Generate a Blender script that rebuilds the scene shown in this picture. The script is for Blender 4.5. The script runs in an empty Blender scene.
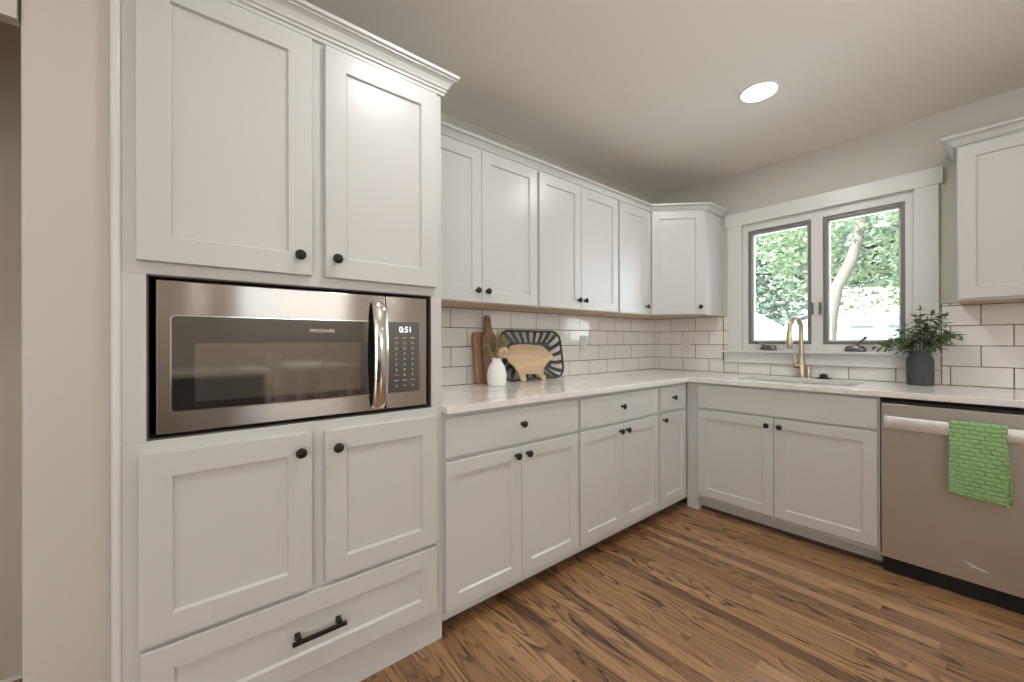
import bpy, bmesh, math, random
from mathutils import Vector, Matrix

random.seed(7)
scene = bpy.context.scene
COL = scene.collection

# ------------------------------------------------------------------ camera
cam_data = bpy.data.cameras.new('camera')
cam_data.sensor_width = 36.0
cam_data.lens = 13.963
cam_data.clip_start = 0.02
cam = bpy.data.objects.new('camera', cam_data)
COL.objects.link(cam)
YAW = 0.8825
cam.location = (1.9987, -3.3511, 1.1693)
cam.rotation_euler = (Matrix.Rotation(YAW, 3, 'Z') @ Matrix.Rotation(math.radians(90) + 0.0007, 3, 'X') @ Matrix.Rotation(-0.0026, 3, 'Z')).to_euler()
scene.camera = cam

# ------------------------------------------------------------------ view / world / sun / daylight / fill light
scene.view_settings.view_transform = 'Standard'
scene.view_settings.look = 'None'
scene.view_settings.gamma = 1.0
scene.view_settings.exposure = -0.1
scene.view_settings.use_curve_mapping = False
scene.cycles.use_denoising = True
scene.cycles.max_bounces = 10
scene.cycles.diffuse_bounces = 6

world = bpy.data.worlds.new('sky')
scene.world = world
world.use_nodes = True
wn = world.node_tree
wn.nodes.clear()
w_out = wn.nodes.new('ShaderNodeOutputWorld')
w_bg = wn.nodes.new('ShaderNodeBackground')
w_sky = wn.nodes.new('ShaderNodeTexSky')
w_sky.sky_type = 'HOSEK_WILKIE'
w_sky.turbidity = 6.0
w_sky.ground_albedo = 0.4
w_sky.sun_direction = Vector((-0.25, -0.75, 0.75)).normalized()
w_mix = wn.nodes.new('ShaderNodeMix')
w_mix.data_type = 'RGBA'
w_mix.inputs[0].default_value = 0.75
w_mix.inputs[7].default_value = (1.0, 1.0, 1.0, 1)
wn.links.new(w_sky.outputs[0], w_mix.inputs[6])
wn.links.new(w_mix.outputs[2], w_bg.inputs[0])
w_bg.inputs[1].default_value = 4.2
wn.links.new(w_bg.outputs[0], w_out.inputs[0])

sun_d = bpy.data.lights.new('sun', 'SUN')
sun_d.energy = 13.0
sun_d.angle = math.radians(2)
sun_d.color = (1.0, 0.97, 0.92)
sun = bpy.data.objects.new('sun', sun_d)
COL.objects.link(sun)
sun.rotation_euler = Vector((0.25, 0.75, -0.75)).to_track_quat('-Z', 'Y').to_euler()


def area_light(name, loc, aim, sx, sy, power, color):
    d = bpy.data.lights.new(name, 'AREA')
    d.shape = 'RECTANGLE'
    d.size, d.size_y = sx, sy
    d.energy = power
    d.color = color
    o = bpy.data.objects.new(name, d)
    COL.objects.link(o)
    o.location = loc
    o.rotation_euler = (Vector(aim) - Vector(loc)).to_track_quat('-Z', 'Y').to_euler()
    return o


# daylight entering through the dining-room window behind the camera and through the kitchen window
area_light('daylight_dining_window', (8.95, -1.45, 2.1), (0, -1.45, 1.9), 2.1, 0.66, 36, (0.84, 0.92, 1.0))
area_light('fill_front_wall', (5.0, -6.45, 1.25), (4.4, 0, 1.3), 2.4, 2.2, 58, (1.0, 0.98, 0.96))  # added fill panel at a made-up opening, brightens the window-wall fronts
area_light('daylight_kitchen_window', (1.22, 0.16, 1.58), (1.22, -2, 1.2), 0.85, 0.8, 12, (0.86, 0.94, 1.0))
LAMP = 138.0
# added fill light without a fixture, pointed up to brighten the ceiling
area_light('ceiling_fill', (2.75, -2.7, 1.23), (2.5, -2.4, 2.477), 0.5, 0.5, 11.8, (0.97, 0.985, 1.0)).data.spread = math.radians(125)

# ------------------------------------------------------------------ helpers


def link(o, parent=None):
    COL.objects.link(o)
    if parent is not None:
        o.parent = parent
    return o


def finish(name, bm, mat, parent=None, loc=(0, 0, 0), rotz=0.0, smooth=None, bevel=None):
    bmesh.ops.recalc_face_normals(bm, faces=bm.faces[:])
    me = bpy.data.meshes.new(name)
    bm.to_mesh(me)
    bm.free()
    if mat is not None:
        for m in (mat if isinstance(mat, (list, tuple)) else [mat]):
            me.materials.append(m)
    o = bpy.data.objects.new(name, me)
    link(o, parent)
    o.location = loc
    o.rotation_euler = (0, 0, rotz)
    if smooth is not None:
        for p in me.polygons:
            p.use_smooth = True
        if smooth < 180:
            me.set_sharp_from_angle(angle=math.radians(smooth))
    if bevel:
        b = o.modifiers.new('edge', 'BEVEL')
        b.width = bevel
        b.segments = 2
        b.limit_method = 'ANGLE'
        b.angle_limit = math.radians(40)
    return o


def thing(name, label, cat, loc=(0, 0, 0), rotz=0.0, group=None):
    o = bpy.data.objects.new(name, None)
    o.empty_display_size = 0.1
    COL.objects.link(o)
    o.location = loc
    o.rotation_euler = (0, 0, rotz)
    o['label'] = label
    o['category'] = cat
    if group:
        o['group'] = group
    return o


def tag(o, label, cat, group=None):
    o['label'] = label
    o['category'] = cat
    if group:
        o['group'] = group
    return o


def struct(o):
    o['kind'] = 'structure'
    return o


def NB():
    return bmesh.new()


def box(bm, x0, x1, y0, y1, z0, z1, bev=0.0, seg=2):
    vs = [bm.verts.new(p) for p in ((x0, y0, z0), (x1, y0, z0), (x1, y1, z0), (x0, y1, z0),
                                    (x0, y0, z1), (x1, y0, z1), (x1, y1, z1), (x0, y1, z1))]
    fs = [bm.faces.new([vs[i] for i in f]) for f in
          ((0, 3, 2, 1), (4, 5, 6, 7), (0, 1, 5, 4), (1, 2, 6, 5), (2, 3, 7, 6), (3, 0, 4, 7))]
    if bev > 0:
        es = {e for f in fs for e in f.edges}
        bmesh.ops.bevel(bm, geom=list(es), offset=bev, segments=seg, affect='EDGES', profile=0.6)
    return bm


def rings(bm, loops, cap_start=True, cap_end=True, closed=True):
    """bridge successive vertex loops (lists of points of equal length)"""
    vl = [[bm.verts.new(p) for p in lp] for lp in loops]
    n = len(vl[0])
    for a, b in zip(vl, vl[1:]):
        for i in range(n if closed else n - 1):
            j = (i + 1) % n
            bm.faces.new((a[i], a[j], b[j], b[i]))
    if cap_start:
        bm.faces.new(list(reversed(vl[0])))
    if cap_end:
        bm.faces.new(vl[-1])
    return bm


def rect(x0, x1, z0, z1, y):
    return [(x0, y, z0), (x1, y, z0), (x1, y, z1), (x0, y, z1)]


def shaker(w, h, t=0.02, s=0.057, r=0.009, e=0.0018):
    """panel door, local x 0..w, z 0..h, back at y=0, front at y=-t"""
    bm = NB()
    rings(bm, [rect(0, w, 0, h, 0), rect(0, w, 0, h, -(t - e)), rect(e, w - e, e, h - e, -t),
               rect(s, w - s, s, h - s, -t), rect(s + 0.0045, w - s - 0.0045, s + 0.0055, h - s - 0.003, -(t - r))])
    return bm


def slab(w, h, t=0.02, e=0.0022):
    bm = NB()
    rings(bm, [rect(0, w, 0, h, 0), rect(0, w, 0, h, -(t - e)), rect(e, w - e, e, h - e, -t)])
    return bm


def lathe(bm, prof, n=24, axis='z', c=(0, 0, 0)):
    """prof: list of (radius, height)"""
    loops = []
    for r, h in prof:
        lp = []
        for i in range(n):
            a = 2 * math.pi * i / n
            u, v = r * math.cos(a), r * math.sin(a)
            if axis == 'z':
                p = (c[0] + u, c[1] + v, c[2] + h)
            elif axis == 'y':
                p = (c[0] + u, c[1] + h, c[2] + v)
            else:
                p = (c[0] + h, c[1] + u, c[2] + v)
            lp.append(p)
        loops.append(lp)
    return rings(bm, loops)


def tube(bm, pts, rad, n=10, cap=True, closed=False):
    pts = [Vector(p) for p in pts]
    if not isinstance(rad, (list, tuple)):
        rad = [rad] * len(pts)
    loops = []
    up = None
    m = len(pts)
    for i, p in enumerate(pts):
        if closed:
            t = (pts[(i + 1) % m] - pts[i - 1]).normalized()
        else:
            t = (pts[min(i + 1, m - 1)] - pts[max(i - 1, 0)]).normalized()
        if up is None:
            up = Vector((0, 0, 1)) if abs(t.z) < 0.9 else Vector((1, 0, 0))
        u = (up - t * up.dot(t))
        if u.length < 1e-6:
            u = t.orthogonal()
        u.normalize()
        v = t.cross(u)
        up = u
        loops.append([p + (u * math.cos(2 * math.pi * k / n) + v * math.sin(2 * math.pi * k / n)) * rad[i] for k in range(n)])
    if closed:
        loops.append(loops[0])
        rings(bm, loops, False, False)
        bmesh.ops.remove_doubles(bm, verts=bm.verts[:], dist=1e-6)
    else:
        rings(bm, loops, cap, cap)
    return bm


def prism_y(bm, outline, y0, y1):
    """extrude an (x, z) outline between y0 and y1"""
    a = [bm.verts.new((x, y0, z)) for x, z in outline]
    b = [bm.verts.new((x, y1, z)) for x, z in outline]
    n = len(a)
    bm.faces.new(a)
    bm.faces.new(list(reversed(b)))
    for i in range(n):
        j = (i + 1) % n
        bm.faces.new((a[i], b[i], b[j], a[j]))
    return bm


def rrect(x0, x1, z0, z1, r, k=6):
    out = []
    for cx, cz, a0 in ((x1 - r, z1 - r, 0), (x0 + r, z1 - r, 90), (x0 + r, z0 + r, 180), (x1 - r, z0 + r, 270)):
        for i in range(k + 1):
            a = math.radians(a0 + 90 * i / k)
            out.append((cx + r * math.cos(a), cz + r * math.sin(a)))
    return out


def sweep(bm, path, prof):
    """mitred sweep of prof (out, z) along an open xy path; 'out' is to the right of travel"""
    P = [Vector((p[0], p[1])) for p in path]
    nrm = []
    for a, b in zip(P, P[1:]):
        d = (b - a).normalized()
        nrm.append(Vector((d.y, -d.x)))
    loops = []
    for i, p in enumerate(P):
        if i == 0:
            m = nrm[0]
        elif i == len(P) - 1:
            m = nrm[-1]
        else:
            m = (nrm[i - 1] + nrm[i])
            m = m / m.dot(nrm[i])
        loops.append([(p.x + m.x * o, p.y + m.y * o, z) for o, z in prof])
    return rings(bm, loops)


def text_mesh(name, body, size, mat, parent, loc, rot, depth=0.0004):
    cu = bpy.data.curves.new(name, 'FONT')
    cu.body = body
    cu.size = size
    cu.extrude = depth
    cu.align_x = 'CENTER'
    cu.align_y = 'CENTER'
    tmp = bpy.data.objects.new(name, cu)
    COL.objects.link(tmp)
    bpy.context.view_layer.update()
    dg = bpy.context.evaluated_depsgraph_get()
    me = bpy.data.meshes.new_from_object(tmp.evaluated_get(dg))
    bpy.data.objects.remove(tmp)
    bpy.data.curves.remove(cu)
    me.name = name
    me.materials.clear()
    me.materials.append(mat)
    o = bpy.data.objects.new(name, me)
    link(o, parent)
    o.location = loc
    o.rotation_euler = rot
    return o


# ------------------------------------------------------------------ materials


def srgb(r, g, b):
    f = lambda c: ((c / 255) / 12.92 if c / 255 <= 0.04045 else ((c / 255 + 0.055) / 1.055) ** 2.4)
    return (f(r), f(g), f(b), 1.0)


class NT:
    def __init__(self, name):
        self.m = bpy.data.materials.new(name)
        self.m.use_nodes = True
        self.t = self.m.node_tree
        self.b = self.t.nodes['Principled BSDF']
        self.coord = None

    def n(self, kind, **kw):
        nd = self.t.nodes.new(kind)
        for k, v in kw.items():
            setattr(nd, k, v)
        return nd

    def l(self, a, b):
        self.t.links.new(a, b)

    def obj(self):
        if self.coord is None:
            self.coord = self.n('ShaderNodeTexCoord')
        return self.coord.outputs['Object']

    def math(self, op, a, b=None, c=None):
        nd = self.n('ShaderNodeMath', operation=op)
        for i, v in enumerate((a, b, c)):
            if v is None:
                continue
            if isinstance(v, (int, float)):
                nd.inputs[i].default_value = v
            else:
                self.l(v, nd.inputs[i])
        return nd.outputs[0]

    def noise(self, vec, scale, detail=2, rough=0.5, dist=0.0):
        nd = self.n('ShaderNodeTexNoise')
        nd.inputs['Scale'].default_value = scale
        nd.inputs['Detail'].default_value = detail
        nd.inputs['Roughness'].default_value = rough
        nd.inputs['Distortion'].default_value = dist
        if vec is not None:
            self.l(vec, nd.inputs['Vector'])
        return nd.outputs['Fac']

    def mapping(self, vec, scale=(1, 1, 1), rot=(0, 0, 0), loc=(0, 0, 0)):
        nd = self.n('ShaderNodeMapping')
        nd.inputs['Scale'].default_value = scale
        nd.inputs['Rotation'].default_value = rot
        nd.inputs['Location'].default_value = loc
        self.l(vec, nd.inputs['Vector'])
        return nd.outputs[0]

    def ramp(self, fac, stops):
        nd = self.n('ShaderNodeValToRGB')
        el = nd.color_ramp.elements
        while len(el) < len(stops):
            el.new(0.5)
        for e, (p, c) in zip(el, stops):
            e.position = p
            e.color = c
        self.l(fac, nd.inputs[0])
        return nd.outputs[0]

    def mix(self, fac, a, b, mode='MIX'):
        nd = self.n('ShaderNodeMix', data_type='RGBA', blend_type=mode)
        for i, v in ((0, fac), (6, a), (7, b)):
            if isinstance(v, (int, float)):
                nd.inputs[i].default_value = v
            elif isinstance(v, tuple):
                nd.inputs[i].default_value = v
            else:
                self.l(v, nd.inputs[i])
        return nd.outputs[2]

    def bump(self, h, strength=0.2, dist=0.01):
        nd = self.n('ShaderNodeBump')
        nd.inputs['Strength'].default_value = strength
        nd.inputs['Distance'].default_value = dist
        self.l(h, nd.inputs['Height'])
        self.l(nd.outputs[0], self.b.inputs['Normal'])
        return nd

    def set(self, **kw):
        names = {'color': 'Base Color', 'rough': 'Roughness', 'metal': 'Metallic', 'spec': 'Specular IOR Level',
                 'coat': 'Coat Weight', 'coat_rough': 'Coat Roughness', 'trans': 'Transmission Weight', 'ior': 'IOR',
                 'alpha': 'Alpha', 'aniso': 'Anisotropic', 'aniso_rot': 'Anisotropic Rotation', 'sheen': 'Sheen Weight',
                 'ecol': 'Emission Color', 'estr': 'Emission Strength', 'sss': 'Subsurface Weight'}
        for k, v in kw.items():
            inp = self.b.inputs[names[k]]
            if hasattr(v, 'links'):
                self.l(v, inp)
            else:
                inp.default_value = v
        return self


def plain(name, color, rough=0.5, metal=0.0, var=0.03, scale=8.0, bump=0.0, bscale=200.0, **kw):
    """procedural material: a base colour with faint uneven tone and optional surface texture"""
    t = NT(name)
    v = t.noise(t.obj(), scale, 3)
    c = t.mix(v, tuple(max(0, x * (1 - var)) for x in color[:3]) + (1,), tuple(min(1, x * (1 + var)) for x in color[:3]) + (1,))
    t.set(color=c, rough=rough, metal=metal, **kw)
    if bump:
        t.bump(t.noise(t.obj(), bscale, 2), bump, 0.001)
    return t.m


M = {}
M['cabinet'] = plain('cabinet_paint', (0.605, 0.61, 0.60, 1), 0.30, var=0.012, scale=3, bump=0.03, bscale=60)
M['trim'] = plain('trim_paint', (0.71, 0.715, 0.70, 1), 0.32, var=0.012, scale=3)
M['wall'] = plain('wall_paint', (0.57, 0.548, 0.50, 1), 0.6, var=0.02, scale=2, bump=0.12, bscale=180)
M['ceiling'] = plain('ceiling_paint', (0.81, 0.775, 0.72, 1), 0.75, var=0.02, scale=1.5, bump=0.15, bscale=120)
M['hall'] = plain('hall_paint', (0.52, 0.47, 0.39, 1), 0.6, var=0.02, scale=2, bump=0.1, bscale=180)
M['bronze'] = plain('dark_bronze', (0.028, 0.024, 0.021, 1), 0.38, metal=0.6, var=0.25, scale=60, bump=0.2, bscale=300)
M['black'] = plain('black_plastic', (0.008, 0.008, 0.008, 1), 0.45, var=0.1)
M['lining'] = plain('dark_lining', (0.085, 0.078, 0.072, 1), 0.55, var=0.1)
M['underside'] = plain('maple_veneer', (0.50, 0.365, 0.225, 1), 0.5, var=0.12, scale=12)
M['grout'] = plain('grout', (0.15, 0.13, 0.11, 1), 0.85, var=0.08, scale=40)
M['gold'] = plain('brushed_gold', (0.62, 0.54, 0.40, 1), 0.32, metal=1.0, var=0.06, scale=40)
M['chrome'] = plain('chrome', (0.82, 0.82, 0.80, 1), 0.12, metal=1.0, var=0.02)
M['vase'] = plain('white_ceramic', (0.86, 0.855, 0.84, 1), 0.5, var=0.012, scale=5, bump=0.08, bscale=120)
M['pot'] = plain('charcoal_stoneware', (0.058, 0.058, 0.061, 1), 0.65, var=0.12, scale=30, bump=0.25, bscale=150)
M['plastic'] = plain('white_plastic', (0.74, 0.72, 0.69, 1), 0.35, var=0.01)
M['sash'] = plain('grey_sash', (0.19, 0.185, 0.17, 1), 0.4, metal=0.2, var=0.06)
M['crank'] = plain('crank_metal', (0.17, 0.165, 0.155, 1), 0.3, metal=0.8, var=0.1, scale=30)
M['sill_dark'] = plain('shoe_stain', (0.055, 0.03, 0.018, 1), 0.5, var=0.2)
M['steel_sink'] = plain('sink_steel', (0.62, 0.61, 0.59, 1), 0.34, metal=0.85, var=0.04)
M['wicker_dark'] = plain('dark_band', (0.055, 0.045, 0.036, 1), 0.5, var=0.35, scale=60, bump=0.3, bscale=260)
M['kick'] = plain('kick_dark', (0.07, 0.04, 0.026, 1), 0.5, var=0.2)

# stainless steel, brushed side to side so reflections smear up and down
t = NT('stainless_steel')
gr = t.noise(t.mapping(t.obj(), (2, 2, 900)), 1.0, 2)
t.set(color=t.mix(gr, (0.42, 0.395, 0.36, 1), (0.50, 0.47, 0.435, 1)), metal=1.0, rough=0.2, aniso=1.0, aniso_rot=0.25)
tg = t.n('ShaderNodeTangent')
tg.direction_type = 'RADIAL'
tg.axis = 'Z'
t.l(tg.outputs[0], t.b.inputs['Tangent'])
M['steel'] = t.m

t = NT('dishwasher_steel')
gr = t.noise(t.mapping(t.obj(), (3, 3, 700)), 1.0, 2)
sm = t.noise(t.mapping(t.obj(), (1.5, 1.5, 1.5)), 1.0, 2)
t.set(color=t.mix(gr, (0.58, 0.56, 0.525, 1), (0.64, 0.615, 0.58, 1)), metal=0.9, rough=t.math('ADD', t.math('MULTIPLY', sm, 0.12), 0.30))
M['dw_steel'] = t.m

M['handle_steel'] = plain('handle_steel', (0.82, 0.79, 0.77, 1), 0.38, metal=0.55, var=0.03, scale=30)
M['black_glass'] = plain('black_glass', (0.014, 0.013, 0.012, 1), 0.04, var=0.05, spec=1.0, ior=1.9)
M['oven_window'] = plain('oven_window_mesh', (0.30, 0.275, 0.25, 1), 0.06, metal=0.85, var=0.05)
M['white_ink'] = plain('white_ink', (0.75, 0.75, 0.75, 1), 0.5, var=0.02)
M['grey_ink'] = plain('grey_ink', (0.42, 0.40, 0.39, 1), 0.5, var=0.02)
M['red_ink'] = plain('red_ink', (0.42, 0.12, 0.10, 1), 0.5, var=0.02)
t = NT('clock_digits')
t.set(color=(0.8, 0.9, 1, 1), ecol=(0.85, 0.95, 1, 1), estr=1.6)
M['digits'] = t.m
t = NT('lamp_lens')
t.set(color=(0.9, 0.9, 0.9, 1), ecol=(1.0, 0.985, 0.965, 1), estr=LAMP)
M['lens'] = t.m
t = NT('bulb_glow')
t.set(color=(0.9, 0.9, 0.9, 1), ecol=(1.0, 0.68, 0.38, 1), estr=30)
M['bulb'] = t.m
# window glass
t = NT('window_glass')
lp_t = t.n('ShaderNodeBsdfTransparent')
gl = t.n('ShaderNodeBsdfGlossy')
gl.inputs['Roughness'].default_value = 0.02
fr = t.n('ShaderNodeFresnel')
fr.inputs['IOR'].default_value = 1.45
mx = t.n('ShaderNodeMixShader')
lp_t.inputs[0].default_value = (0.95, 0.98, 0.965, 1)
t.l(fr.outputs[0], mx.inputs[0])
t.l(lp_t.outputs[0], mx.inputs[1])
t.l(gl.outputs[0], mx.inputs[2])
t.l(mx.outputs[0], t.t.nodes['Material Output'].inputs['Surface'])
M['glass'] = t.m

# subway tile, hand-made looking gloss
t = NT('tile_glaze')
ng = t.n('ShaderNodeNewGeometry')
rv = ng.outputs['Random Per Island']
t.set(color=t.ramp(rv, [(0, (0.77, 0.755, 0.73, 1)), (1, (0.83, 0.815, 0.79, 1))]), rough=0.1, coat=0.3, coat_rough=0.05)
t.bump(t.noise(t.mapping(t.obj(), (1, 1, 1)), 14, 2), 0.10, 0.02)
M['tile'] = t.m

# quartz worktop
t = NT('quartz')
vn = t.noise(t.obj(), 2.2, 5, 0.6, 1.2)
vein = t.math('POWER', t.math('SUBTRACT', 1.0, t.math('MULTIPLY', t.math('ABSOLUTE', t.math('SUBTRACT', vn, 0.5)), 14.0)), 2.0)
vein = t.math('MINIMUM', t.math('MAXIMUM', vein, 0.0), 1.0)
msk = t.math('MULTIPLY', vein, t.ramp(t.noise(t.obj(), 1.3, 2), [(0.45, (0, 0, 0, 1)), (0.62, (1, 1, 1, 1))]))
cl = t.noise(t.obj(), 3.5, 3)
base = t.mix(cl, (0.80, 0.79, 0.765, 1), (0.87, 0.86, 0.84, 1))
t.set(color=t.mix(t.math('MULTIPLY', msk, 0.38), base, (0.42, 0.37, 0.30, 1)), rough=0.13)
M['quartz'] = t.m


def wood(name, light, dark, axis='z', scale=1.0, rough=0.45, rings_n=9.0):
    t = NT(name)
    s = {'x': (1.5, 14, 14), 'y': (14, 1.5, 14), 'z': (14, 14, 1.5)}[axis]
    f = {'x': (4, 160, 160), 'y': (160, 4, 160), 'z': (160, 160, 4)}[axis]
    n1 = t.noise(t.mapping(t.obj(), tuple(v * scale for v in s)), 1.0, 2, 0.5, 0.3)
    fr_ = t.math('FRACT', t.math('MULTIPLY', n1, rings_n))
    ln = t.ramp(fr_, [(0.0, (1, 1, 1, 1)), (0.25, (0.25, 0.25, 0.25, 1)), (0.8, (0.1, 0.1, 0.1, 1)), (1.0, (1, 1, 1, 1))])
    n2 = t.noise(t.mapping(t.obj(), f), 1.0, 2)
    fac = t.math('ADD', t.math('MULTIPLY', ln, 0.45), t.math('MULTIPLY', n2, 0.35))
    t.set(color=t.mix(fac, light, dark), rough=rough)
    return t.m


M['board_light'] = wood('acacia_light', (0.48, 0.30, 0.17, 1), (0.20, 0.10, 0.05, 1))
M['board_dark'] = wood('walnut', (0.30, 0.165, 0.085, 1), (0.09, 0.045, 0.024, 1))
M['pig_wood'] = wood('beech', (0.66, 0.47, 0.28, 1), (0.46, 0.30, 0.165, 1), axis='y', rings_n=4)
M['bark'] = wood('bark', (0.26, 0.25, 0.235, 1), (0.15, 0.14, 0.13, 1), scale=0.4, rough=0.9)
M['table_white'] = plain('white_table_paint', (0.70, 0.67, 0.63, 1), 0.7, var=0.02)
M['island_paint'] = plain('island_paint', (0.10, 0.105, 0.11, 1), 0.45, var=0.06)
M['fence'] = wood('fence_wood', (0.5, 0.4, 0.3, 1), (0.3, 0.22, 0.16, 1), rough=0.8)

# oak strip floor: narrow boards along x, stained, with cathedral grain
t = NT('oak_floor')
sep = t.n('ShaderNodeSeparateXYZ')
t.l(t.obj(), sep.inputs[0])
X, Y = sep.outputs[0], sep.outputs[1]
BW = 0.0575
rowf = t.math('DIVIDE', Y, BW)
row = t.math('FLOOR', rowf)
wn1 = t.n('ShaderNodeTexWhiteNoise', noise_dimensions='1D')
t.l(row, wn1.inputs['W'])
r1 = wn1.outputs['Value']
xs = t.math('DIVIDE', t.math('ADD', X, t.math('MULTIPLY', r1, 7.3)), 1.05)
seg = t.math('FLOOR', xs)
wn2 = t.n('ShaderNodeTexWhiteNoise', noise_dimensions='2D')
cmb = t.n('ShaderNodeCombineXYZ')
t.l(row, cmb.inputs[0])
t.l(seg, cmb.inputs[1])
t.l(cmb.outputs[0], wn2.inputs['Vector'])
r2 = wn2.outputs['Value']
gv = t.n('ShaderNodeCombineXYZ')
t.l(t.math('ADD', t.math('MULTIPLY', X, 1.35), t.math('MULTIPLY', r2, 91.0)), gv.inputs[0])
t.l(t.math('ADD', t.math('MULTIPLY', Y, 12.0), t.math('MULTIPLY', r2, 37.0)), gv.inputs[1])
t.l(t.math('MULTIPLY', r2, 53.0), gv.inputs[2])
n1 = t.noise(gv.outputs[0], 1.0, 1.5, 0.45, 0.35)
fr1 = t.math('FRACT', t.math('MULTIPLY', n1, 11.5))
lines = t.ramp(fr1, [(0.0, (0.0, 0.0, 0.0, 1)), (0.58, (0.05, 0.05, 0.05, 1)), (0.84, (0.95, 0.95, 0.95, 1)), (0.93, (1, 1, 1, 1)), (1.0, (0.0, 0.0, 0.0, 1))])
gm = t.ramp(t.noise(gv.outputs[0], 0.6, 1), [(0.36, (0.3, 0.3, 0.3, 1)), (0.60, (1, 1, 1, 1))])
fv = t.n('ShaderNodeCombineXYZ')
t.l(t.math('MULTIPLY', X, 9.0), fv.inputs[0])
t.l(t.math('MULTIPLY', Y, 330.0), fv.inputs[1])
t.l(t.math('MULTIPLY', r2, 20.0), fv.inputs[2])
fine = t.noise(fv.outputs[0], 1.0, 2)
tone = t.ramp(r2, [(0.0, (0.19, 0.098, 0.044, 1)), (0.3, (0.31, 0.168, 0.073, 1)), (0.65, (0.41, 0.232, 0.103, 1)), (1.0, (0.53, 0.315, 0.152, 1))])
blot = t.noise(t.mapping(t.obj(), (3, 8, 1)), 1.0, 3)
tone = t.mix(t.math('MULTIPLY', blot, 0.5), tone, (0.30, 0.155, 0.073, 1))
dk = (0.032, 0.016, 0.009, 1)
c1 = t.mix(t.math('MULTIPLY', t.math('MULTIPLY', lines, gm), 0.92), tone, dk)
c2 = t.mix(t.math('MULTIPLY', t.math('MAXIMUM', t.math('SUBTRACT', fine, 0.5), 0.0), 1.3), c1, dk)
fy = t.math('FRACT', rowf)
gapy = t.math('LESS_THAN', t.math('MINIMUM', fy, t.math('SUBTRACT', 1.0, fy)), 0.018)
fx = t.math('FRACT', xs)
gapx = t.math('LESS_THAN', fx, 0.0016)
gap = t.math('MULTIPLY', t.math('MAXIMUM', gapy, gapx), 0.6)
c3 = t.mix(gap, c2, (0.03, 0.015, 0.008, 1))
t.set(color=c3, rough=t.math('ADD', t.math('MULTIPLY', fine, 0.12), 0.24), coat=0.25, coat_rough=0.14)
hgt = t.math('SUBTRACT', t.math('MULTIPLY', t.math('SUBTRACT', 1.0, lines), 0.3), gap)
t.bump(hgt, 0.12, 0.002)
M['floor'] = t.m

# towel, green waffle weave
t = NT('green_waffle_cloth')
uvn = t.n('ShaderNodeUVMap')
br = t.n('ShaderNodeTexBrick')
br.inputs['Scale'].default_value = 1.0
br.inputs['Brick Width'].default_value = 0.030
br.inputs['Row Height'].default_value = 0.0185
br.inputs['Mortar Size'].default_value = 0.0045
br.inputs['Mortar Smooth'].default_value = 1.0
br.inputs['Color1'].default_value = (1, 1, 1, 1)
br.inputs['Color2'].default_value = (0.9, 0.9, 0.9, 1)
br.inputs['Mortar'].default_value = (0, 0, 0, 1)
t.l(uvn.outputs[0], br.inputs['Vector'])
fz = t.noise(t.obj(), 900, 3)
cw = t.mix(br.outputs['Fac'], (0.38, 0.62, 0.27, 1), (0.30, 0.54, 0.20, 1))
t.set(color=t.mix(fz, cw, (0.28, 0.50, 0.18, 1)), rough=0.95, sheen=0.5)
hh = t.math('ADD', t.math('MULTIPLY', br.outputs['Fac'], -1.0), t.math('MULTIPLY', fz, 0.3))
t.bump(hh, 0.9, 0.006)
M['towel'] = t.m


def leafmat(name, a, b, rough=0.5):
    t = NT(name)
    g = t.n('ShaderNodeNewGeometry')
    t.set(color=t.ramp(g.outputs['Random Per Island'], [(0, a), (1, b)]), rough=rough)
    tr = t.n('ShaderNodeBsdfTranslucent')
    tr.inputs[0].default_value = tuple(0.5 * (x + y) for x, y in zip(a, b))
    ms = t.n('ShaderNodeMixShader')
    ms.inputs[0].default_value = 0.3
    t.l(t.b.outputs[0], ms.inputs[1])
    t.l(tr.outputs[0], ms.inputs[2])
    t.l(ms.outputs[0], t.t.nodes['Material Output'].inputs['Surface'])
    return t.m


M['leaf'] = leafmat('plant_leaf', (0.050, 0.085, 0.040, 1), (0.165, 0.225, 0.110, 1), 0.42)
M['tree_leaf'] = leafmat('tree_leaf', (0.22, 0.31, 0.18, 1), (0.40, 0.49, 0.34, 1), 0.5)
M['tree_leaf_cool'] = leafmat('tree_leaf_cool', (0.22, 0.31, 0.25, 1), (0.38, 0.47, 0.41, 1), 0.5)
M['stem'] = plain('plant_stem', (0.10, 0.12, 0.05, 1), 0.6, var=0.2)
M['dried'] = plain('dried_grass', (0.42, 0.32, 0.16, 1), 0.8, var=0.35, scale=90)
M['dried_green'] = plain('dried_green', (0.26, 0.22, 0.11, 1), 0.8, var=0.3, scale=90)
M['bloom'] = plain('dried_bloom', (0.72, 0.58, 0.38, 1), 0.85, var=0.25, scale=120)
M['siding'] = plain('white_siding', (0.88, 0.89, 0.9, 1), 0.6, var=0.03)
M['roof'] = plain('light_shingle', (0.55, 0.55, 0.56, 1), 0.8, var=0.15, scale=20)
M['lawn'] = plain('lawn', (0.30, 0.31, 0.28, 1), 0.9, var=0.4, scale=9)
M['dark_pane'] = plain('far_window', (0.35, 0.42, 0.46, 1), 0.1, var=0.05)

# ------------------------------------------------------------------ room shell
H = 2.477
XE, YS = 9.0, -6.5            # far ends of the open-plan room behind the camera
HALL = -0.17

bm = NB(); box(bm, -0.3, XE + 0.12, YS - 0.12, 0.16, -0.08, 0.0)
struct(finish('floor', bm, M['floor']))
bm = NB(); box(bm, -0.3, XE + 0.12, YS - 0.12, 0.16, H, H + 0.1)
struct(finish('ceiling', bm, M['ceiling']))
bm = NB(); box(bm, -0.12, 0.0, -3.6, 0.0, 0.0, H)
struct(finish('wall_left', bm, M['wall']))
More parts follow.
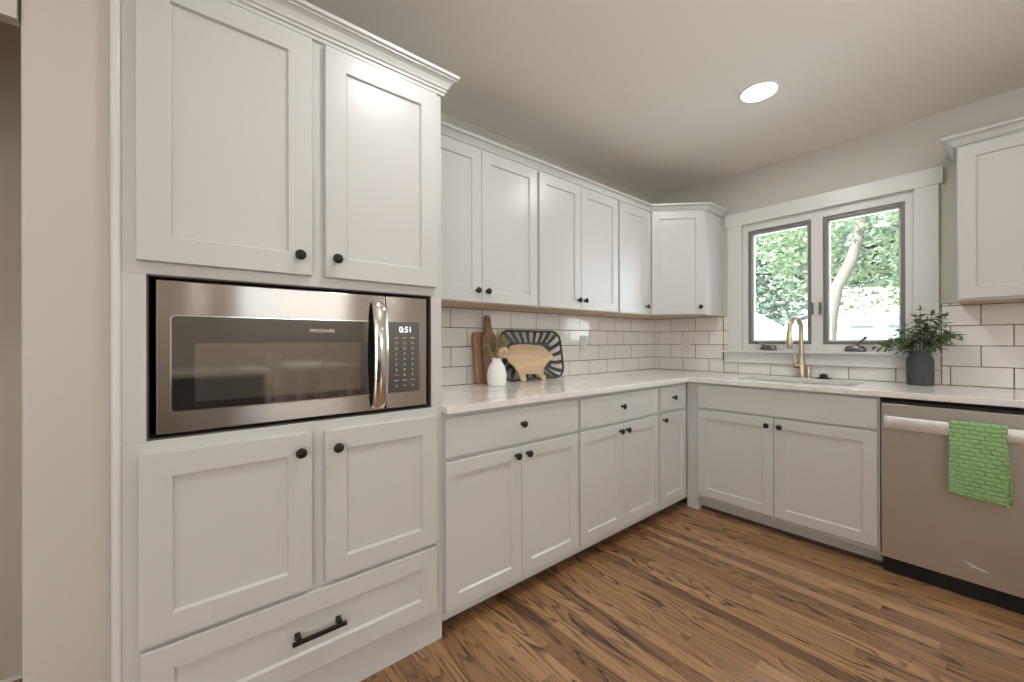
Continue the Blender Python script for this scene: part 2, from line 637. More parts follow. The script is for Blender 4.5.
# short wall end beside the tall cabinet
bm = NB(); box(bm, 0.0, 0.593, -3.640, -3.480, 0.0, H, 0.006, 3)
struct(finish('wall_end', bm, M['wall'], smooth=40))
# passage beyond the wall end
bm = NB(); box(bm, HALL - 0.1, HALL, YS, -3.6, 0.0, H)
struct(finish('wall_hall', bm, M['hall']))
bm = NB(); box(bm, HALL, 0.60, YS, -3.644, 2.31, H - 0.001)
struct(finish('ceiling_hall', bm, M['ceiling']))
bm = NB(); box(bm, HALL, HALL + 0.014, YS, -3.645, 0.0, 0.012, 0.003)
struct(finish('baseboard_hall', bm, M['trim']))
bm = NB()
box(bm, 0.565, 0.60, -4.7, -3.644, 1.90, 2.308)
box(bm, 0.48, 0.60, YS, -4.7, 0.0, 2.308)
struct(finish('wall_passage', bm, M['wall']))
# window wall with its opening
WX0, WX1, WZ0, WZ1 = 0.749, 1.695, 1.085, 2.068
bm = NB()
box(bm, -0.12, WX0, 0.0, 0.14, 0, H)
box(bm, WX1, XE, 0.0, 0.14, 0, H)
box(bm, WX0, WX1, 0.0, 0.14, 0, WZ0)
box(bm, WX0, WX1, 0.0, 0.14, WZ1, H)
struct(finish('wall_back', bm, M['wall']))
# far walls of the open room with the dining window and an opening added for the fill
bm = NB()
box(bm, XE, XE + 0.12, YS, -2.5, 0, H)
box(bm, XE, XE + 0.12, -0.4, 0.14, 0, H)
box(bm, XE, XE + 0.12, -2.5, -0.4, 0, 1.76)
box(bm, XE, XE + 0.12, -2.5, -0.4, 2.44, H)
struct(finish('wall_right', bm, M['wall']))
bm = NB()
box(bm, -0.3, 3.7, YS - 0.12, YS, 0, H)
box(bm, 6.3, XE, YS - 0.12, YS, 0, H)
box(bm, 3.7, 6.3, YS - 0.12, YS, 2.36, H)
struct(finish('wall_front', bm, M['wall']))
# rounded bead where the tall cabinet meets the wall end
bm = NB(); lathe(bm, [(0.011, 0.0), (0.011, H)], 16, 'z', (0.603, -3.484, 0))
struct(finish('trim_1', bm, M['trim'], smooth=60))

# ------------------------------------------------------------------ window
win = bpy.data.objects.new('window_1', None)
COL.objects.link(win)
win.location = (1.22, 0, 1.085)
struct(win)
wl = (-1.22, 0, -1.085)


def wpart(name, bm, mat, parent=None, **kw):
    return finish(name, bm, mat, parent or win, wl if parent is None else (0, 0, 0), **kw)


bm = NB()
box(bm, 0.649, 0.749, -0.019, -0.0005, 1.095, 2.066, 0.002)
box(bm, 1.695, 1.796, -0.019, -0.0005, 1.095, 2.066, 0.002)
box(bm, 0.632, 1.813, -0.024, -0.0005, 2.066, 2.163, 0.002)
wpart('casing', bm, M['trim'])
bm = NB()
box(bm, 0.613, 1.803, -0.05, -0.0005, 1.078, 1.096, 0.004, 3)
wpart('window_sill', bm, M['trim'])
bm = NB()
box(bm, 0.622, 1.795, -0.020, -0.0005, 1.014, 1.078, 0.001)
box(bm, 0.622, 1.795, -0.027, -0.0005, 0.998, 1.014, 0.004, 3)
wpart('apron', bm, M['trim'])
# fixed white frame with two sash openings
SA, SB, SZ0, SZ1 = (0.786, 1.188), (1.253, 1.655), 1.142, 2.012
bm = NB()
FY0, FY1 = 0.012, 0.12
for x0, x1 in ((WX0, SA[0]), (SA[1], SB[0]), (SB[1], WX1)):
    box(bm, x0, x1, FY0, FY1, WZ0, WZ1, 0.001)
for a in (SA, SB):
    box(bm, a[0], a[1], FY0, FY1, WZ0, SZ0, 0.001)
    box(bm, a[0], a[1], FY0, FY1, SZ1, WZ1, 0.001)
wpart('window_frame', bm, M['trim'])


def sash(x0, x1):
    bm = NB()
    w = 0.021
    y0, y1 = 0.022, 0.075
    box(bm, x0, x0 + w, y0, y1, SZ0, SZ1, 0.002)
    box(bm, x1 - w, x1, y0, y1, SZ0, SZ1, 0.002)
    box(bm, x0 + w, x1 - w, y0, y1, SZ0, SZ0 + w, 0.002)
    box(bm, x0 + w, x1 - w, y0, y1, SZ1 - w, SZ1, 0.002)
    s = wpart('sash', bm, M['sash'])
    bm = NB()
    v = 0.010
    a0, a1, b0, b1 = x0 + w, x1 - w, SZ0 + w, SZ1 - w
    box(bm, a0, a0 + v, 0.045, 0.075, b0, b1)
    box(bm, a1 - v, a1, 0.045, 0.075, b0, b1)
    box(bm, a0 + v, a1 - v, 0.045, 0.075, b0, b0 + v)
    box(bm, a0 + v, a1 - v, 0.045, 0.075, b1 - v, b1)
    wpart('glass_stop', bm, M['trim'], s)
    bm = NB()
    box(bm, a0 + v, a1 - v, 0.058, 0.062, b0 + v, b1 - v)
    wpart('pane', bm, M['glass'], s)
    return s


sash(*SA)
sash(*SB)
for x in (1.193, 1.240):          # the two sash latches on the middle post
    bm = NB()
    box(bm, x - 0.009, x + 0.009, 0.000, 0.0115, 1.352, 1.432, 0.003)
    tube(bm, [(x, 0.002, 1.40), (x, -0.010, 1.395), (x + 0.003, -0.014, 1.365), (x + 0.003, -0.012, 1.345)], [0.005, 0.005, 0.0045, 0.004], 8)
    wpart('latch', bm, M['crank'], smooth=40)
for x, hx, up in ((0.93, -0.055, 0.006), (1.425, 0.042, 0.036)):   # casement crank operators on the bottom rail
    bm = NB()
    lathe(bm, [(0.052, 0.0), (0.055, 0.008), (0.053, 0.022), (0.042, 0.036), (0.012, 0.042)], 24, 'z', (0, 0, 0))
    for v in bm.verts:
        v.co = Vector((x + v.co.x, -0.006 + v.co.y * 0.36, 1.0965 + v.co.z))
    tube(bm, [(x + hx * 0.2, -0.008, 1.132), (x + hx * 0.7, -0.022, 1.140 + up * 0.6), (x + hx * 1.25, -0.02, 1.148 + up)], [0.007, 0.006, 0.006], 8)
    lathe(bm, [(0.005, -0.012), (0.009, -0.006), (0.009, 0.006), (0.005, 0.012)], 12, 'y', (x + hx * 1.25, -0.026, 1.150 + up))
    wpart('crank', bm, M['crank'], smooth=50)

# ------------------------------------------------------------------ tiled splashbacks
ROWS = [0.915, 1.0225, 1.1375, 1.250, 1.364]
PITCH = 0.2237


def tiles(name, axis, phase_even, phase_odd, regions, sliver=False):
    """axis 'x': tiles on wall_left (run along y); axis 'y': on wall_back (run along x)"""
    bt, bg = NB(), NB()
    g = 0.0022

    def put(bm, a0, a1, z0, z1, d0, d1, bev):
        if axis == 'x':
            box(bm, d0, d1, a0, a1, z0, z1, bev, 2)
        else:
            box(bm, a0, a1, -d1, -d0, z0, z1, bev, 2)
    for (ra0, ra1, rz0, rz1) in regions:
        put(bg, ra0, ra1, rz0, rz1, 0.0, 0.0055, 0)
        bands = list(zip(ROWS, ROWS[1:])) + ([(1.364, 1.3785)] if sliver else [])
        for i, (z0, z1) in enumerate(bands):
            ph = phase_even if i % 2 else phase_odd
            k0 = math.floor((ra0 - ph) / PITCH) - 1
            for k in range(k0, k0 + 40):
                a0, a1 = ph + k * PITCH, ph + (k + 1) * PITCH
                a0, a1 = max(a0, ra0), min(a1, ra1)
                c0, c1 = max(z0, rz0), min(z1, rz1)
                if a1 - a0 < 0.006 or c1 - c0 < 0.005:
                    continue
                put(bt, a0 + g, a1 - g, c0 + g, c1 - g, 0.0005, 0.0085, 0.0013)
    root = finish(name, bg, M['grout'])
    struct(root)
    finish('tile_face', bt, M['tile'], root)
    return root


tiles('wall_left_splashback', 'x', -2.170, -2.0585, [(-2.56, -0.0095, 0.915, 1.3645)])
tiles('wall_back_splashback', 'y', 0.161, 0.049,
      [(0.0, 0.612, 0.915, 1.3645), (0.612, 0.648, 1.0975, 1.3645), (0.612, 1.804, 0.915, 0.9975),
       (1.804, 2.62, 0.915, 1.379), (1.797, 1.804, 1.0975, 1.379)], True)

# ------------------------------------------------------------------ cabinet hardware
bm = NB()
lathe(bm, [(0.0085, 0.0), (0.0085, -0.002), (0.0055, -0.004), (0.0055, -0.013), (0.0115, -0.0165), (0.0155, -0.0195),
           (0.0160, -0.0225), (0.0150, -0.0255), (0.0110, -0.0285), (0.0045, -0.030)], 20, 'y')
KNOB = finish('knob', bm, M['bronze'], smooth=35)
KNOB_ME = KNOB.data
bpy.data.objects.remove(KNOB)


def knob(parent, x, z, y=-0.02):
    o = bpy.data.objects.new('knob', KNOB_ME)
    link(o, parent)
    o.location = (x, y, z)
    return o


def door(root, x0, x1, z0, z1, face, kx=None, kz=None, s=0.057, name='door'):
    """face: local y of the carcass front; the door stands in front of it"""
    d = finish(name, shaker(x1 - x0, z1 - z0, 0.02, s), M['cabinet'], root, (x0, face, z0))
    if kx is not None:
        knob(d, kx - x0, kz - z0)
    return d


def drawer(root, x0, x1, z0, z1, face, kx=None, kz=None):
    d = finish('drawer', slab(x1 - x0, z1 - z0), M['cabinet'], root, (x0, face, z0))
    if kx is not None:
        knob(d, kx - x0, kz - z0)
    return d


R90 = math.pi / 2
FRAME = 0.610      # face-frame plane, distance from the wall

# ------------------------------------------------------------------ tall microwave cabinet
TY0, TY1 = -3.474, -2.570
tc = thing('tall_cabinet', 'floor-to-crown white cabinet housing the stainless microwave', 'cabinet', (0, TY0, 0), R90)
tw = TY1 - TY0
Lx = lambda y: y - TY0
NZ0, NZ1 = 0.913, 1.346
NA, NB_ = Lx(-3.429), Lx(-2.614)
bm = NB()
e = 0.0012
box(bm, 0, tw, -FRAME, -0.002, 0, NZ0, e, 1)
box(bm, 0, tw, -FRAME, -0.002, NZ1, 2.150, e, 1)
box(bm, 0, NA, -FRAME, -0.002, NZ0, NZ1, 0, 1)
box(bm, NB_, tw, -FRAME, -0.002, NZ0, NZ1, 0, 1)
finish('carcass', bm, M['cabinet'], tc)
bm = NB()
box(bm, NA, NA + 0.004, -FRAME + 0.004, -0.03, NZ0, NZ1)
box(bm, NB_ - 0.004, NB_, -FRAME + 0.004, -0.03, NZ0, NZ1)
box(bm, NA + 0.004, NB_ - 0.004, -FRAME + 0.004, -0.03, NZ0, NZ0 + 0.004)
box(bm, NA + 0.004, NB_ - 0.004, -FRAME + 0.004, -0.03, NZ1 - 0.004, NZ1)
finish('niche_lining', bm, M['lining'], tc)
F = -FRAME
door(tc, Lx(-3.447), Lx(-3.041), 1.378, 2.128, F, Lx(-3.078), 1.436, 0.065)
door(tc, Lx(-3.001), Lx(-2.599), 1.378, 2.128, F, Lx(-2.969), 1.438, 0.065)
door(tc, Lx(-3.444), Lx(-3.043), 0.394, 0.884, F, Lx(-3.077), 0.828, 0.065)
door(tc, Lx(-3.003), Lx(-2.598), 0.394, 0.882, F, Lx(-2.968), 0.826, 0.065)
dr = door(tc, Lx(-3.441), Lx(-2.600), 0.130, 0.379, F, s=0.065, name='drawer')
bm = NB()
px0, px1, pz = -3.103 + 3.441, -2.945 + 3.441, 0.253 - 0.130
box(bm, px0, px1, -0.047, -0.037, pz - 0.006, pz + 0.006, 0.0012, 1)
for xx in (px0 + 0.012, px1 - 0.026):
    box(bm, xx, xx + 0.014, -0.039, -0.0119, pz - 0.005, pz + 0.012, 0.001, 1)
    box(bm, xx - 0.001, xx + 0.015, -0.0135, -0.0112, pz - 0.007, pz + 0.014, 0.0005, 1)
finish('bar_pull', bm, M['bronze'], dr)
CROWN_T = [(0.0, 2.136), (0.010, 2.136), (0.010, 2.147), (0.016, 2.149), (0.016, 2.157), (0.021, 2.160), (0.024, 2.168), (0.031, 2.180),
           (0.041, 2.189), (0.046, 2.190), (0.046, 2.196), (0.054, 2.198), (0.054, 2.210), (0.0, 2.210)]
bm = NB()
# local frame: front edge at y=-FRAME; travel from x=0 to tw keeps the room on the right
sweep(bm, [(0.0, F), (tw, F), (tw, -0.365)], [(o, z) for o, z in CROWN_T])
finish('crown', bm, M['cabinet'], tc)

# ------------------------------------------------------------------ microwave
MY0 = -3.411
mw = thing('microwave', 'stainless microwave with black glass door in the tall cabinet', 'microwave', (0, MY0, 0.918), R90)
mx_ = lambda y: y - MY0
mz = lambda z: z - 0.918
MF = -0.606
bm = NB()
box(bm, 0.006, 0.772, -0.585, -0.15, 0.006, mz(1.334), 0.003)
for xx in (0.05, 0.70):
    box(bm, xx, xx + 0.03, -0.56, -0.5, -0.001, 0.008)
finish('housing', bm, M['lining'], mw)


def rr_plate(x0, x1, z0, z1, y0, y1, r=0.006, k=4, e=0.003):
    bm = NB()
    def lp(i, y):
        return [(x, y, z) for x, z in rrect(x0 + i, x1 - i, z0 + i, z1 - i, max(r - i, 0.0008), k)]
    rings(bm, [lp(0, y0), lp(0, y1 + e), lp(e * 0.35, y1 + e * 0.3), lp(e, y1)])
    return bm


DX1 = mx_(-2.7965)
dm = finish('door', rr_plate(0.0, DX1, mz(0.926), mz(1.334), -0.585, MF, 0.004), M['steel'], mw, smooth=12)
bm = rr_plate(mx_(-3.383), mx_(-2.8325), mz(0.981), mz(1.243), MF + 0.004, MF - 0.0016, 0.012, 6, 0.0012)
finish('window_rim', bm, M['chrome'], dm, smooth=12)
bm = rr_plate(mx_(-3.3795), mx_(-2.836), mz(0.9845), mz(1.2395), MF + 0.004, MF - 0.0026, 0.010, 6, 0.0008)
finish('door_glass', bm, M['black_glass'], dm, smooth=12)
bm = rr_plate(mx_(-3.331), mx_(-2.885), mz(1.006), mz(1.166), MF + 0.003, MF - 0.0030, 0.003, 3, 0.0003)
finish('inner_window', bm, M['oven_window'], dm, smooth=12)
text_mesh('brand_mark', 'FRIGIDAIRE', 0.0150, M['white_ink'], dm, (mx_(-3.006), MF - 0.0030, mz(1.2045)), (R90, 0, 0))
# bowed strap handle
bm = NB()
hy = mx_(-2.822)
hp = []
for i in range(25):
    u = i / 24
    z = mz(0.936) + u * (1.308 - 0.936)
    bow = 0.010 + 0.034 * (math.sin(math.pi * min(max(u, 0), 1)) ** 0.55)
    hp.append((z, bow))
hp = [(hp[0][0], -0.001)] + hp + [(hp[-1][0], -0.001)]
loops = []
for z, b in hp:
    w = 0.0255
    yy = MF - b
    loops.append([(hy - w, yy + 0.008, z), (hy - w * 0.7, yy + 0.001, z), (hy, yy - 0.002, z), (hy + w * 0.7, yy + 0.001, z), (hy + w, yy + 0.008, z), (hy, yy + 0.011, z)])
rings(bm, loops)
finish('handle', bm, M['chrome'], dm, smooth=50)
cp = finish('control_panel', rr_plate(mx_(-2.7935), mx_(-2.633), mz(0.926), mz(1.334), -0.585, MF, 0.004), M['steel'], mw, smooth=12)
bm = rr_plate(mx_(-2.789), mx_(-2.663), mz(0.983), mz(1.241), MF + 0.004, MF - 0.0022, 0.004, 4, 0.0008)
finish('touch_panel', bm, M['black_glass'], cp, smooth=12)
text_mesh('clock', '0:51', 0.030, M['digits'], cp, (mx_(-2.719), MF - 0.0026, mz(1.2125)), (R90, 0, 0))
bm = NB()
bm2 = NB()
for r in range(10):
    z = 1.183 - r * 0.0195
    for c in range(3):
        x = -2.755 + c * 0.0315
        dy = MF - 0.0030
        if r in (0, 8):
            box(bm, mx_(x - 0.008), mx_(x + 0.008), dy, dy + 0.0012, mz(z - 0.0018), mz(z + 0.0018))
        elif r in (1, 2):
            box(bm, mx_(x - 0.006), mx_(x + 0.006), dy, dy + 0.0012, mz(z - 0.004), mz(z - 0.002))
            box(bm, mx_(x - 0.005), mx_(x + 0.005), dy, dy + 0.0012, mz(z + 0.001), mz(z + 0.004))
        elif r == 7 and c == 0:
            box(bm2, mx_(x - 0.008), mx_(x + 0.008), dy, dy + 0.0012, mz(z - 0.002), mz(z + 0.002))
        elif r == 9:
            lathe(bm, [(0.0035, 0.0), (0.0035, 0.0012)], 10, 'y', (mx_(x), dy, mz(z)))
        else:
            box(bm, mx_(x - 0.0028), mx_(x + 0.0028), dy, dy + 0.0012, mz(z - 0.0038), mz(z + 0.0038))
finish('keypad', bm, M['grey_ink'], cp)
finish('stop_key', bm2, M['red_ink'], cp)

# ------------------------------------------------------------------ base cabinets, left run
BZ0, BZ1 = 0.062, 0.8835


def base_cab(y0, y1, label, group='white base cabinets under the worktop'):
    r = thing('base_cabinet', label, 'cabinet', (0, y0, 0), R90, group)
    w = y1 - y0
    bm = NB()
    box(bm, 0, w, -FRAME, -0.001, BZ0, BZ1, 0.001, 1)
    finish('carcass', bm, M['cabinet'], r)
    bm = NB()
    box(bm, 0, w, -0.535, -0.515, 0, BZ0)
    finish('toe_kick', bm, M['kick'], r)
    return r


b1 = base_cab(-2.568, -1.7725, 'widest white base cabinet, beside the tall microwave cabinet, two doors and one drawer')
l1 = lambda y: y + 2.568
DZ0, DZ1, RZ0, RZ1 = 0.100, 0.692, 0.707, 0.866
door(b1, l1(-2.563), l1(-2.1695), DZ0, DZ1, F, l1(-2.202), 0.655)
door(b1, l1(-2.1665), l1(-1.7815), DZ0, DZ1, F, l1(-2.135), 0.655)
drawer(b1, l1(-2.563), l1(-1.7815), RZ0, RZ1, F, l1(-2.168), 0.795)
b2 = base_cab(-1.7725, -0.998, 'middle white base cabinet of three, two doors and one wide drawer')
l2 = lambda y: y + 1.7725
door(b2, l2(-1.764), l2(-1.3935), DZ0, DZ1, F, l2(-1.424), 0.652)
door(b2, l2(-1.3905), l2(-1.015), DZ0, DZ1, F, l2(-1.360), 0.652)
drawer(b2, l2(-1.764), l2(-1.015), RZ0, RZ1, F, l2(-1.405), 0.793)
b3 = base_cab(-0.998, -0.612, 'narrow white base cabinet with one door, in the corner by the sink cabinet')
l3 = lambda y: y + 0.998
door(b3, l3(-0.984), l3(-0.652), DZ0, DZ1, F, l3(-0.952), 0.655)
drawer(b3, l3(-0.984), l3(-0.652), RZ0, RZ1, F, l3(-0.832), 0.792)

# ------------------------------------------------------------------ sink cabinet
sc = thing('sink_cabinet', 'white sink base cabinet with two doors under the window', 'cabinet', (0.612, 0, 0), 0)
s0 = lambda x: x - 0.612
bm = NB()
box(bm, s0(0.6125), s0(0.69), -FRAME, -0.30, 0, BZ1, 0.001, 1)                # corner post down to the floor
box(bm, s0(0.69), s0(1.625), -FRAME, -0.585, 0.085, BZ1, 0.001, 1)
box(bm, s0(0.69), s0(0.71), -0.585, -0.012, 0.085, BZ1)
box(bm, s0(1.605), s0(1.625), -0.585, -0.012, 0.085, BZ1)
box(bm, s0(0.71), s0(1.605), -0.585, -0.012, 0.085, 0.105)
finish('carcass', bm, M['cabinet'], sc)
bm = NB()
box(bm, s0(0.69), s0(1.625), -0.545, -0.525, 0.004, 0.085)
finish('toe_kick', bm, M['cabinet'], sc)
bm = NB()
box(bm, s0(0.69), s0(1.625), -0.560, -0.545, 0.0, 0.016, 0.003)
finish('shade_strip', bm, M['kick'], sc)  # dark strip added where shade lies along the kick's foot
door(sc, s0(0.695), s0(1.1535), 0.112, 0.700, F, s0(1.121), 0.656)
door(sc, s0(1.1565), s0(1.616), 0.112, 0.700, F, s0(1.189), 0.656)
finish('false_front', slab(1.616 - 0.695, 0.871 - 0.714), M['cabinet'], sc, (s0(0.695), F, 0.714))

# ------------------------------------------------------------------ dishwasher
dw = thing('dishwasher', 'stainless dishwasher with towel bar handle beside the sink cabinet', 'dishwasher', (1.63, 0, 0), 0)
d0 = lambda x: x - 1.63
DWE = 2.235
bm = NB()
box(bm, d0(1.636), d0(DWE - 0.006), -0.575, -0.03, 0.02, 0.872)
box(bm, d0(1.634), d0(DWE - 0.004), -0.625, -0.575, 0.8535, 0.868)
finish('tub', bm, M['black'], dw)
door_dw = finish('door', rr_plate(d0(1.632), d0(DWE), 0.082, 0.8525, -0.580, -0.632, 0.004), M['dw_steel'], dw, smooth=12)
bm = NB()
box(bm, d0(1.634), d0(DWE - 0.004), -0.60, -0.575, 0.0, 0.08, 0.002)
finish('toe_kick', bm, M['black'], dw)
bm = NB()
lp = []
hz0, hz1 = 0.737, 0.796
for x, y in ((1.645, -0.631), (1.645, -0.664), (1.650, -0.675), (1.662, -0.679), (DWE - 0.03, -0.679), (DWE - 0.018, -0.675), (DWE - 0.013, -0.664), (DWE - 0.013, -0.631)):
    cx = d0(x)
    inner = 0.007
    lp.append((cx, y))
outer = lp
inn = [(lp[0][0] + 0.008, lp[0][1]), (lp[0][0] + 0.008, -0.664), (lp[0][0] + 0.011, -0.668), (lp[0][0] + 0.018, -0.670),
       (lp[-1][0] - 0.018, -0.670), (lp[-1][0] - 0.011, -0.668), (lp[-1][0] - 0.008, -0.664), (lp[-1][0] - 0.008, lp[-1][1])]
loops = []
for (ox, oy), (ix, iy) in zip(outer, inn):
    mx2, my2 = ox, oy
    loops.append([(ox, oy, hz0 + 0.004), (ox, oy, hz1 - 0.004), ((ox * 2 + ix) / 3, (oy * 2 + iy) / 3, hz1), (ix, iy, hz1 - 0.002), (ix, iy, hz0 + 0.002), ((ox * 2 + ix) / 3, (oy * 2 + iy) / 3, hz0)])
rings(bm, loops)
finish('handle', bm, M['handle_steel'], door_dw, smooth=40)
br_ = thing('base_cabinet', 'white base cabinet at the end of the window wall, beyond the dishwasher', 'cabinet', (2.242, 0, 0), 0)
bm = NB(); box(bm, 0, 0.37, -FRAME, -0.001, BZ0, BZ1, 0.001, 1)
finish('carcass', bm, M['cabinet'], br_)
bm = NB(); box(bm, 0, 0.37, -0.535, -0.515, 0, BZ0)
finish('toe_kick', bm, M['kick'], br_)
door(br_, 0.006, 0.364, DZ0, DZ1, F, 0.035, 0.655)
drawer(br_, 0.006, 0.364, RZ0, RZ1, F, 0.185, 0.795)
# pale strokes laid on the lower door
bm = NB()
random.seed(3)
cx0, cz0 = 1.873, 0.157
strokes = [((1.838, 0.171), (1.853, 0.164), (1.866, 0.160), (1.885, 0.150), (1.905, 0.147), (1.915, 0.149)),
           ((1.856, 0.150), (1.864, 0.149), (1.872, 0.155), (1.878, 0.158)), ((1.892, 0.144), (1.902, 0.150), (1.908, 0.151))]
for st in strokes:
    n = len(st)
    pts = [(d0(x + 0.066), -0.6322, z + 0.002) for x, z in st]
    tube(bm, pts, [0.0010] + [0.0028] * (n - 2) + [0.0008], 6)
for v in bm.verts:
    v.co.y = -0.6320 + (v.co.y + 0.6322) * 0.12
finish('pale_mark', bm, M['white_ink'], door_dw)

# ------------------------------------------------------------------ green towel over the dishwasher handle
TX0, TX1 = 1.866, 2.032
prof = []          # (y, z) from the back hem, up over the bar, down to the front hem
for i in range(14):
    u = i / 13
    prof.append((-0.6535 - 0.003 * math.sin(u * 3), 0.470 + u * (0.790 - 0.470)))
for i in range(1, 8):
    a = math.pi * i / 8
    prof.append((-0.6675 + 0.0140 * math.cos(a), 0.7965 + 0.0090 * math.sin(a)))
for i in range(22):
    u = i / 21
    prof.append((-0.6825 - 0.006 * math.sin(u * math.pi * 0.9) - 0.004 * u, 0.790 - u * (0.790 - 0.478)))
NU = 26
bm = NB()
uvl = bm.loops.layers.uv.new('UVMap')
grid = []
acc = [0.0]
for a, b in zip(prof, prof[1:]):
    acc.append(acc[-1] + math.hypot(a[0] - b[0], a[1] - b[1]))
for j, (y, z) in enumerate(prof):
    rowv = []
    back = j < 14
    down = max(0.0, 0.79 - z) / 0.32
    for i in range(NU + 1):
        u = i / NU
        sh = 0.0
        if back:
            sh = 0.008 * down
        x = TX0 + u * (TX1 - TX0) + sh + (0.004 * down * (u - 0.3) if not back else 0.008 * down * u)
        zz = z
        if not back:
            zz = z - 0.012 * u * down
        wv = (0.0035 * math.sin(u * 9 + z * 14) + 0.002 * math.sin(u * 23)) * down
        wv += 0.0015 * math.sin(z * 60 + u * 4) * (0 if back else 1) * min(1, down * 3)
        yy = y - abs(wv) if not back else y + wv * 0.3
        rowv.append(bm.verts.new((x, yy, zz)))
    grid.append(rowv)
for j in range(len(prof) - 1):
    for i in range(NU):
        f = bm.faces.new((grid[j][i], grid[j][i + 1], grid[j + 1][i + 1], grid[j + 1][i]))
        for lpp, (ii, jj) in zip(f.loops, ((i, j), (i + 1, j), (i + 1, j + 1), (i, j + 1))):
            lpp[uvl].uv = (ii / NU * (TX1 - TX0), acc[jj])
for v in bm.verts:
    v.co -= Vector((1.95, -0.67, 0.79))
tw_o = finish('dish_towel', bm, M['towel'], None, (1.95, -0.67, 0.79), smooth=180)
sol = tw_o.modifiers.new('thick', 'SOLIDIFY')
sol.thickness = 0.004
sol.offset = 0
tag(tw_o, 'green waffle weave towel draped over the dishwasher handle', 'towel')

# ------------------------------------------------------------------ worktop with sink cut-out
CT0, CT1 = 0.8845, 0.9145
CUT = (0.865, 1.495, -0.485, -0.105)
bm = NB()
outer = [(0.002, -2.566), (0.648, -2.566), (0.648, -0.648), (2.62, -0.648), (2.62, -0.002), (0.002, -0.002)]
hole = rrect(CUT[0], CUT[1], CUT[2], CUT[3], 0.03, 4)
hole = list(reversed(hole))


def loop_edges(pts, z):
    vs = [bm.verts.new((x, y, z)) for x, y in pts]
    return [bm.edges.new((vs[i], vs[(i + 1) % len(vs)])) for i in range(len(vs))]


es = loop_edges(outer, CT1) + loop_edges(hole, CT1)
res = bmesh.ops.triangle_fill(bm, use_beauty=True, use_dissolve=False, edges=es)
top = [g for g in res['geom'] if isinstance(g, bmesh.types.BMFace)]
ext = bmesh.ops.extrude_face_region(bm, geom=top)
for v in [g for g in ext['geom'] if isinstance(g, bmesh.types.BMVert)]:
    v.co.z = CT0
wt = finish('worktop', bm, M['quartz'], bevel=0.0025)
tag(wt, 'white quartz L-shaped worktop over the base cabinets with a sink cutout', 'countertop')
bm = NB()
box(bm, 0.03, 0.6486, -1.6806, -1.6794, CT0 + 0.002, CT1 + 0.0002)
finish('joint_line', bm, M['grout'], wt)

# ------------------------------------------------------------------ sink, faucet, stopper
sk = thing('kitchen_sink', 'undermount steel sink set into the worktop below the window', 'sink', (1.18, -0.295, 0.6845), 0)
bm = NB()
so = 0.008
L0 = lambda i, z: [(x - 1.18, y + 0.295, z - 0.6845) for x, y in rrect(CUT[0] - so + i, CUT[1] + so - i, CUT[2] - so + i, CUT[3] + so - i, 0.035, 5)]
rings(bm, [L0(-0.018, 0.8825), L0(0, 0.8825), L0(0.004, 0.70), L0(0.03, 0.688), L0(0.06, 0.686)], False, True)
o = finish('basin', bm, M['steel_sink'], sk, smooth=40)
so_ = o.modifiers.new('thick', 'SOLIDIFY')
so_.thickness = 0.0015
so_.offset = 1
bm = NB()
lathe(bm, [(0.045, 0.0032), (0.045, 0.006), (0.036, 0.0075), (0.03, 0.0045)], 24)
finish('drain', bm, M['chrome'], sk, smooth=40)

FX, FY = 1.150, -0.070
fc = thing('faucet', 'brushed gold gooseneck faucet behind the sink', 'faucet', (FX, FY, CT1), 0)
bm = NB()
lathe(bm, [(0.027, 0.0), (0.027, 0.004), (0.0235, 0.008), (0.0235, 0.075), (0.021, 0.085), (0.0185, 0.093), (0.0175, 0.125), (0.0135, 0.135)], 28)
finish('body', bm, M['gold'], fc, smooth=40)
sp = Vector((-0.24, -0.97, 0)).normalized()
pts = [(0, 0, 0.13), (0, 0, 0.2), (0, 0, 0.29)]
RN = 0.066
for i in range(1, 13):
    a = math.pi * i / 12 * 0.97
    q = sp * (RN - RN * math.cos(a))
    pts.append((q.x, q.y, 0.332 + RN * 1.12 * math.sin(a)))
end = sp * (2 * RN + 0.002)
pts.append((end.x, end.y, 0.300))
bm = NB()
tube(bm, pts, 0.0140, 16)
finish('spout', bm, M['gold'], fc, smooth=60)
bm = NB()
lathe(bm, [(0.0155, 0.315), (0.0165, 0.300), (0.0175, 0.275), (0.0205, 0.245), (0.021, 0.205), (0.018, 0.200)], 24, 'z', (end.x + sp.x * 0.002, end.y + sp.y * 0.002, 0))
finish('spray_head', bm, M['gold'], fc, smooth=40)
bm = NB()
hd = Vector((-0.72, -0.69, 0)).normalized()
tube(bm, [hd * 0.018 + Vector((0, 0, 0.082)), hd * 0.048 + Vector((0, 0, 0.086))], 0.0185, 18)
tube(bm, [hd * 0.038 + Vector((0, 0, 0.095)), hd * 0.042 + Vector((0, 0, 0.125)), hd * 0.046 + Vector((0, 0, 0.160))], [0.008, 0.0065, 0.005], 10)
finish('lever', bm, M['gold'], fc, smooth=40)
sd = thing('soap_pump', 'short brushed gold deck fitting standing close beside the gold faucet', 'faucet fitting', (1.188, -0.060, CT1), 0)
bm = NB()
lathe(bm, [(0.018, 0.0), (0.018, 0.005), (0.0135, 0.008), (0.0135, 0.072), (0.012, 0.076)], 22)
finish('collar', bm, M['gold'], sd, smooth=40)

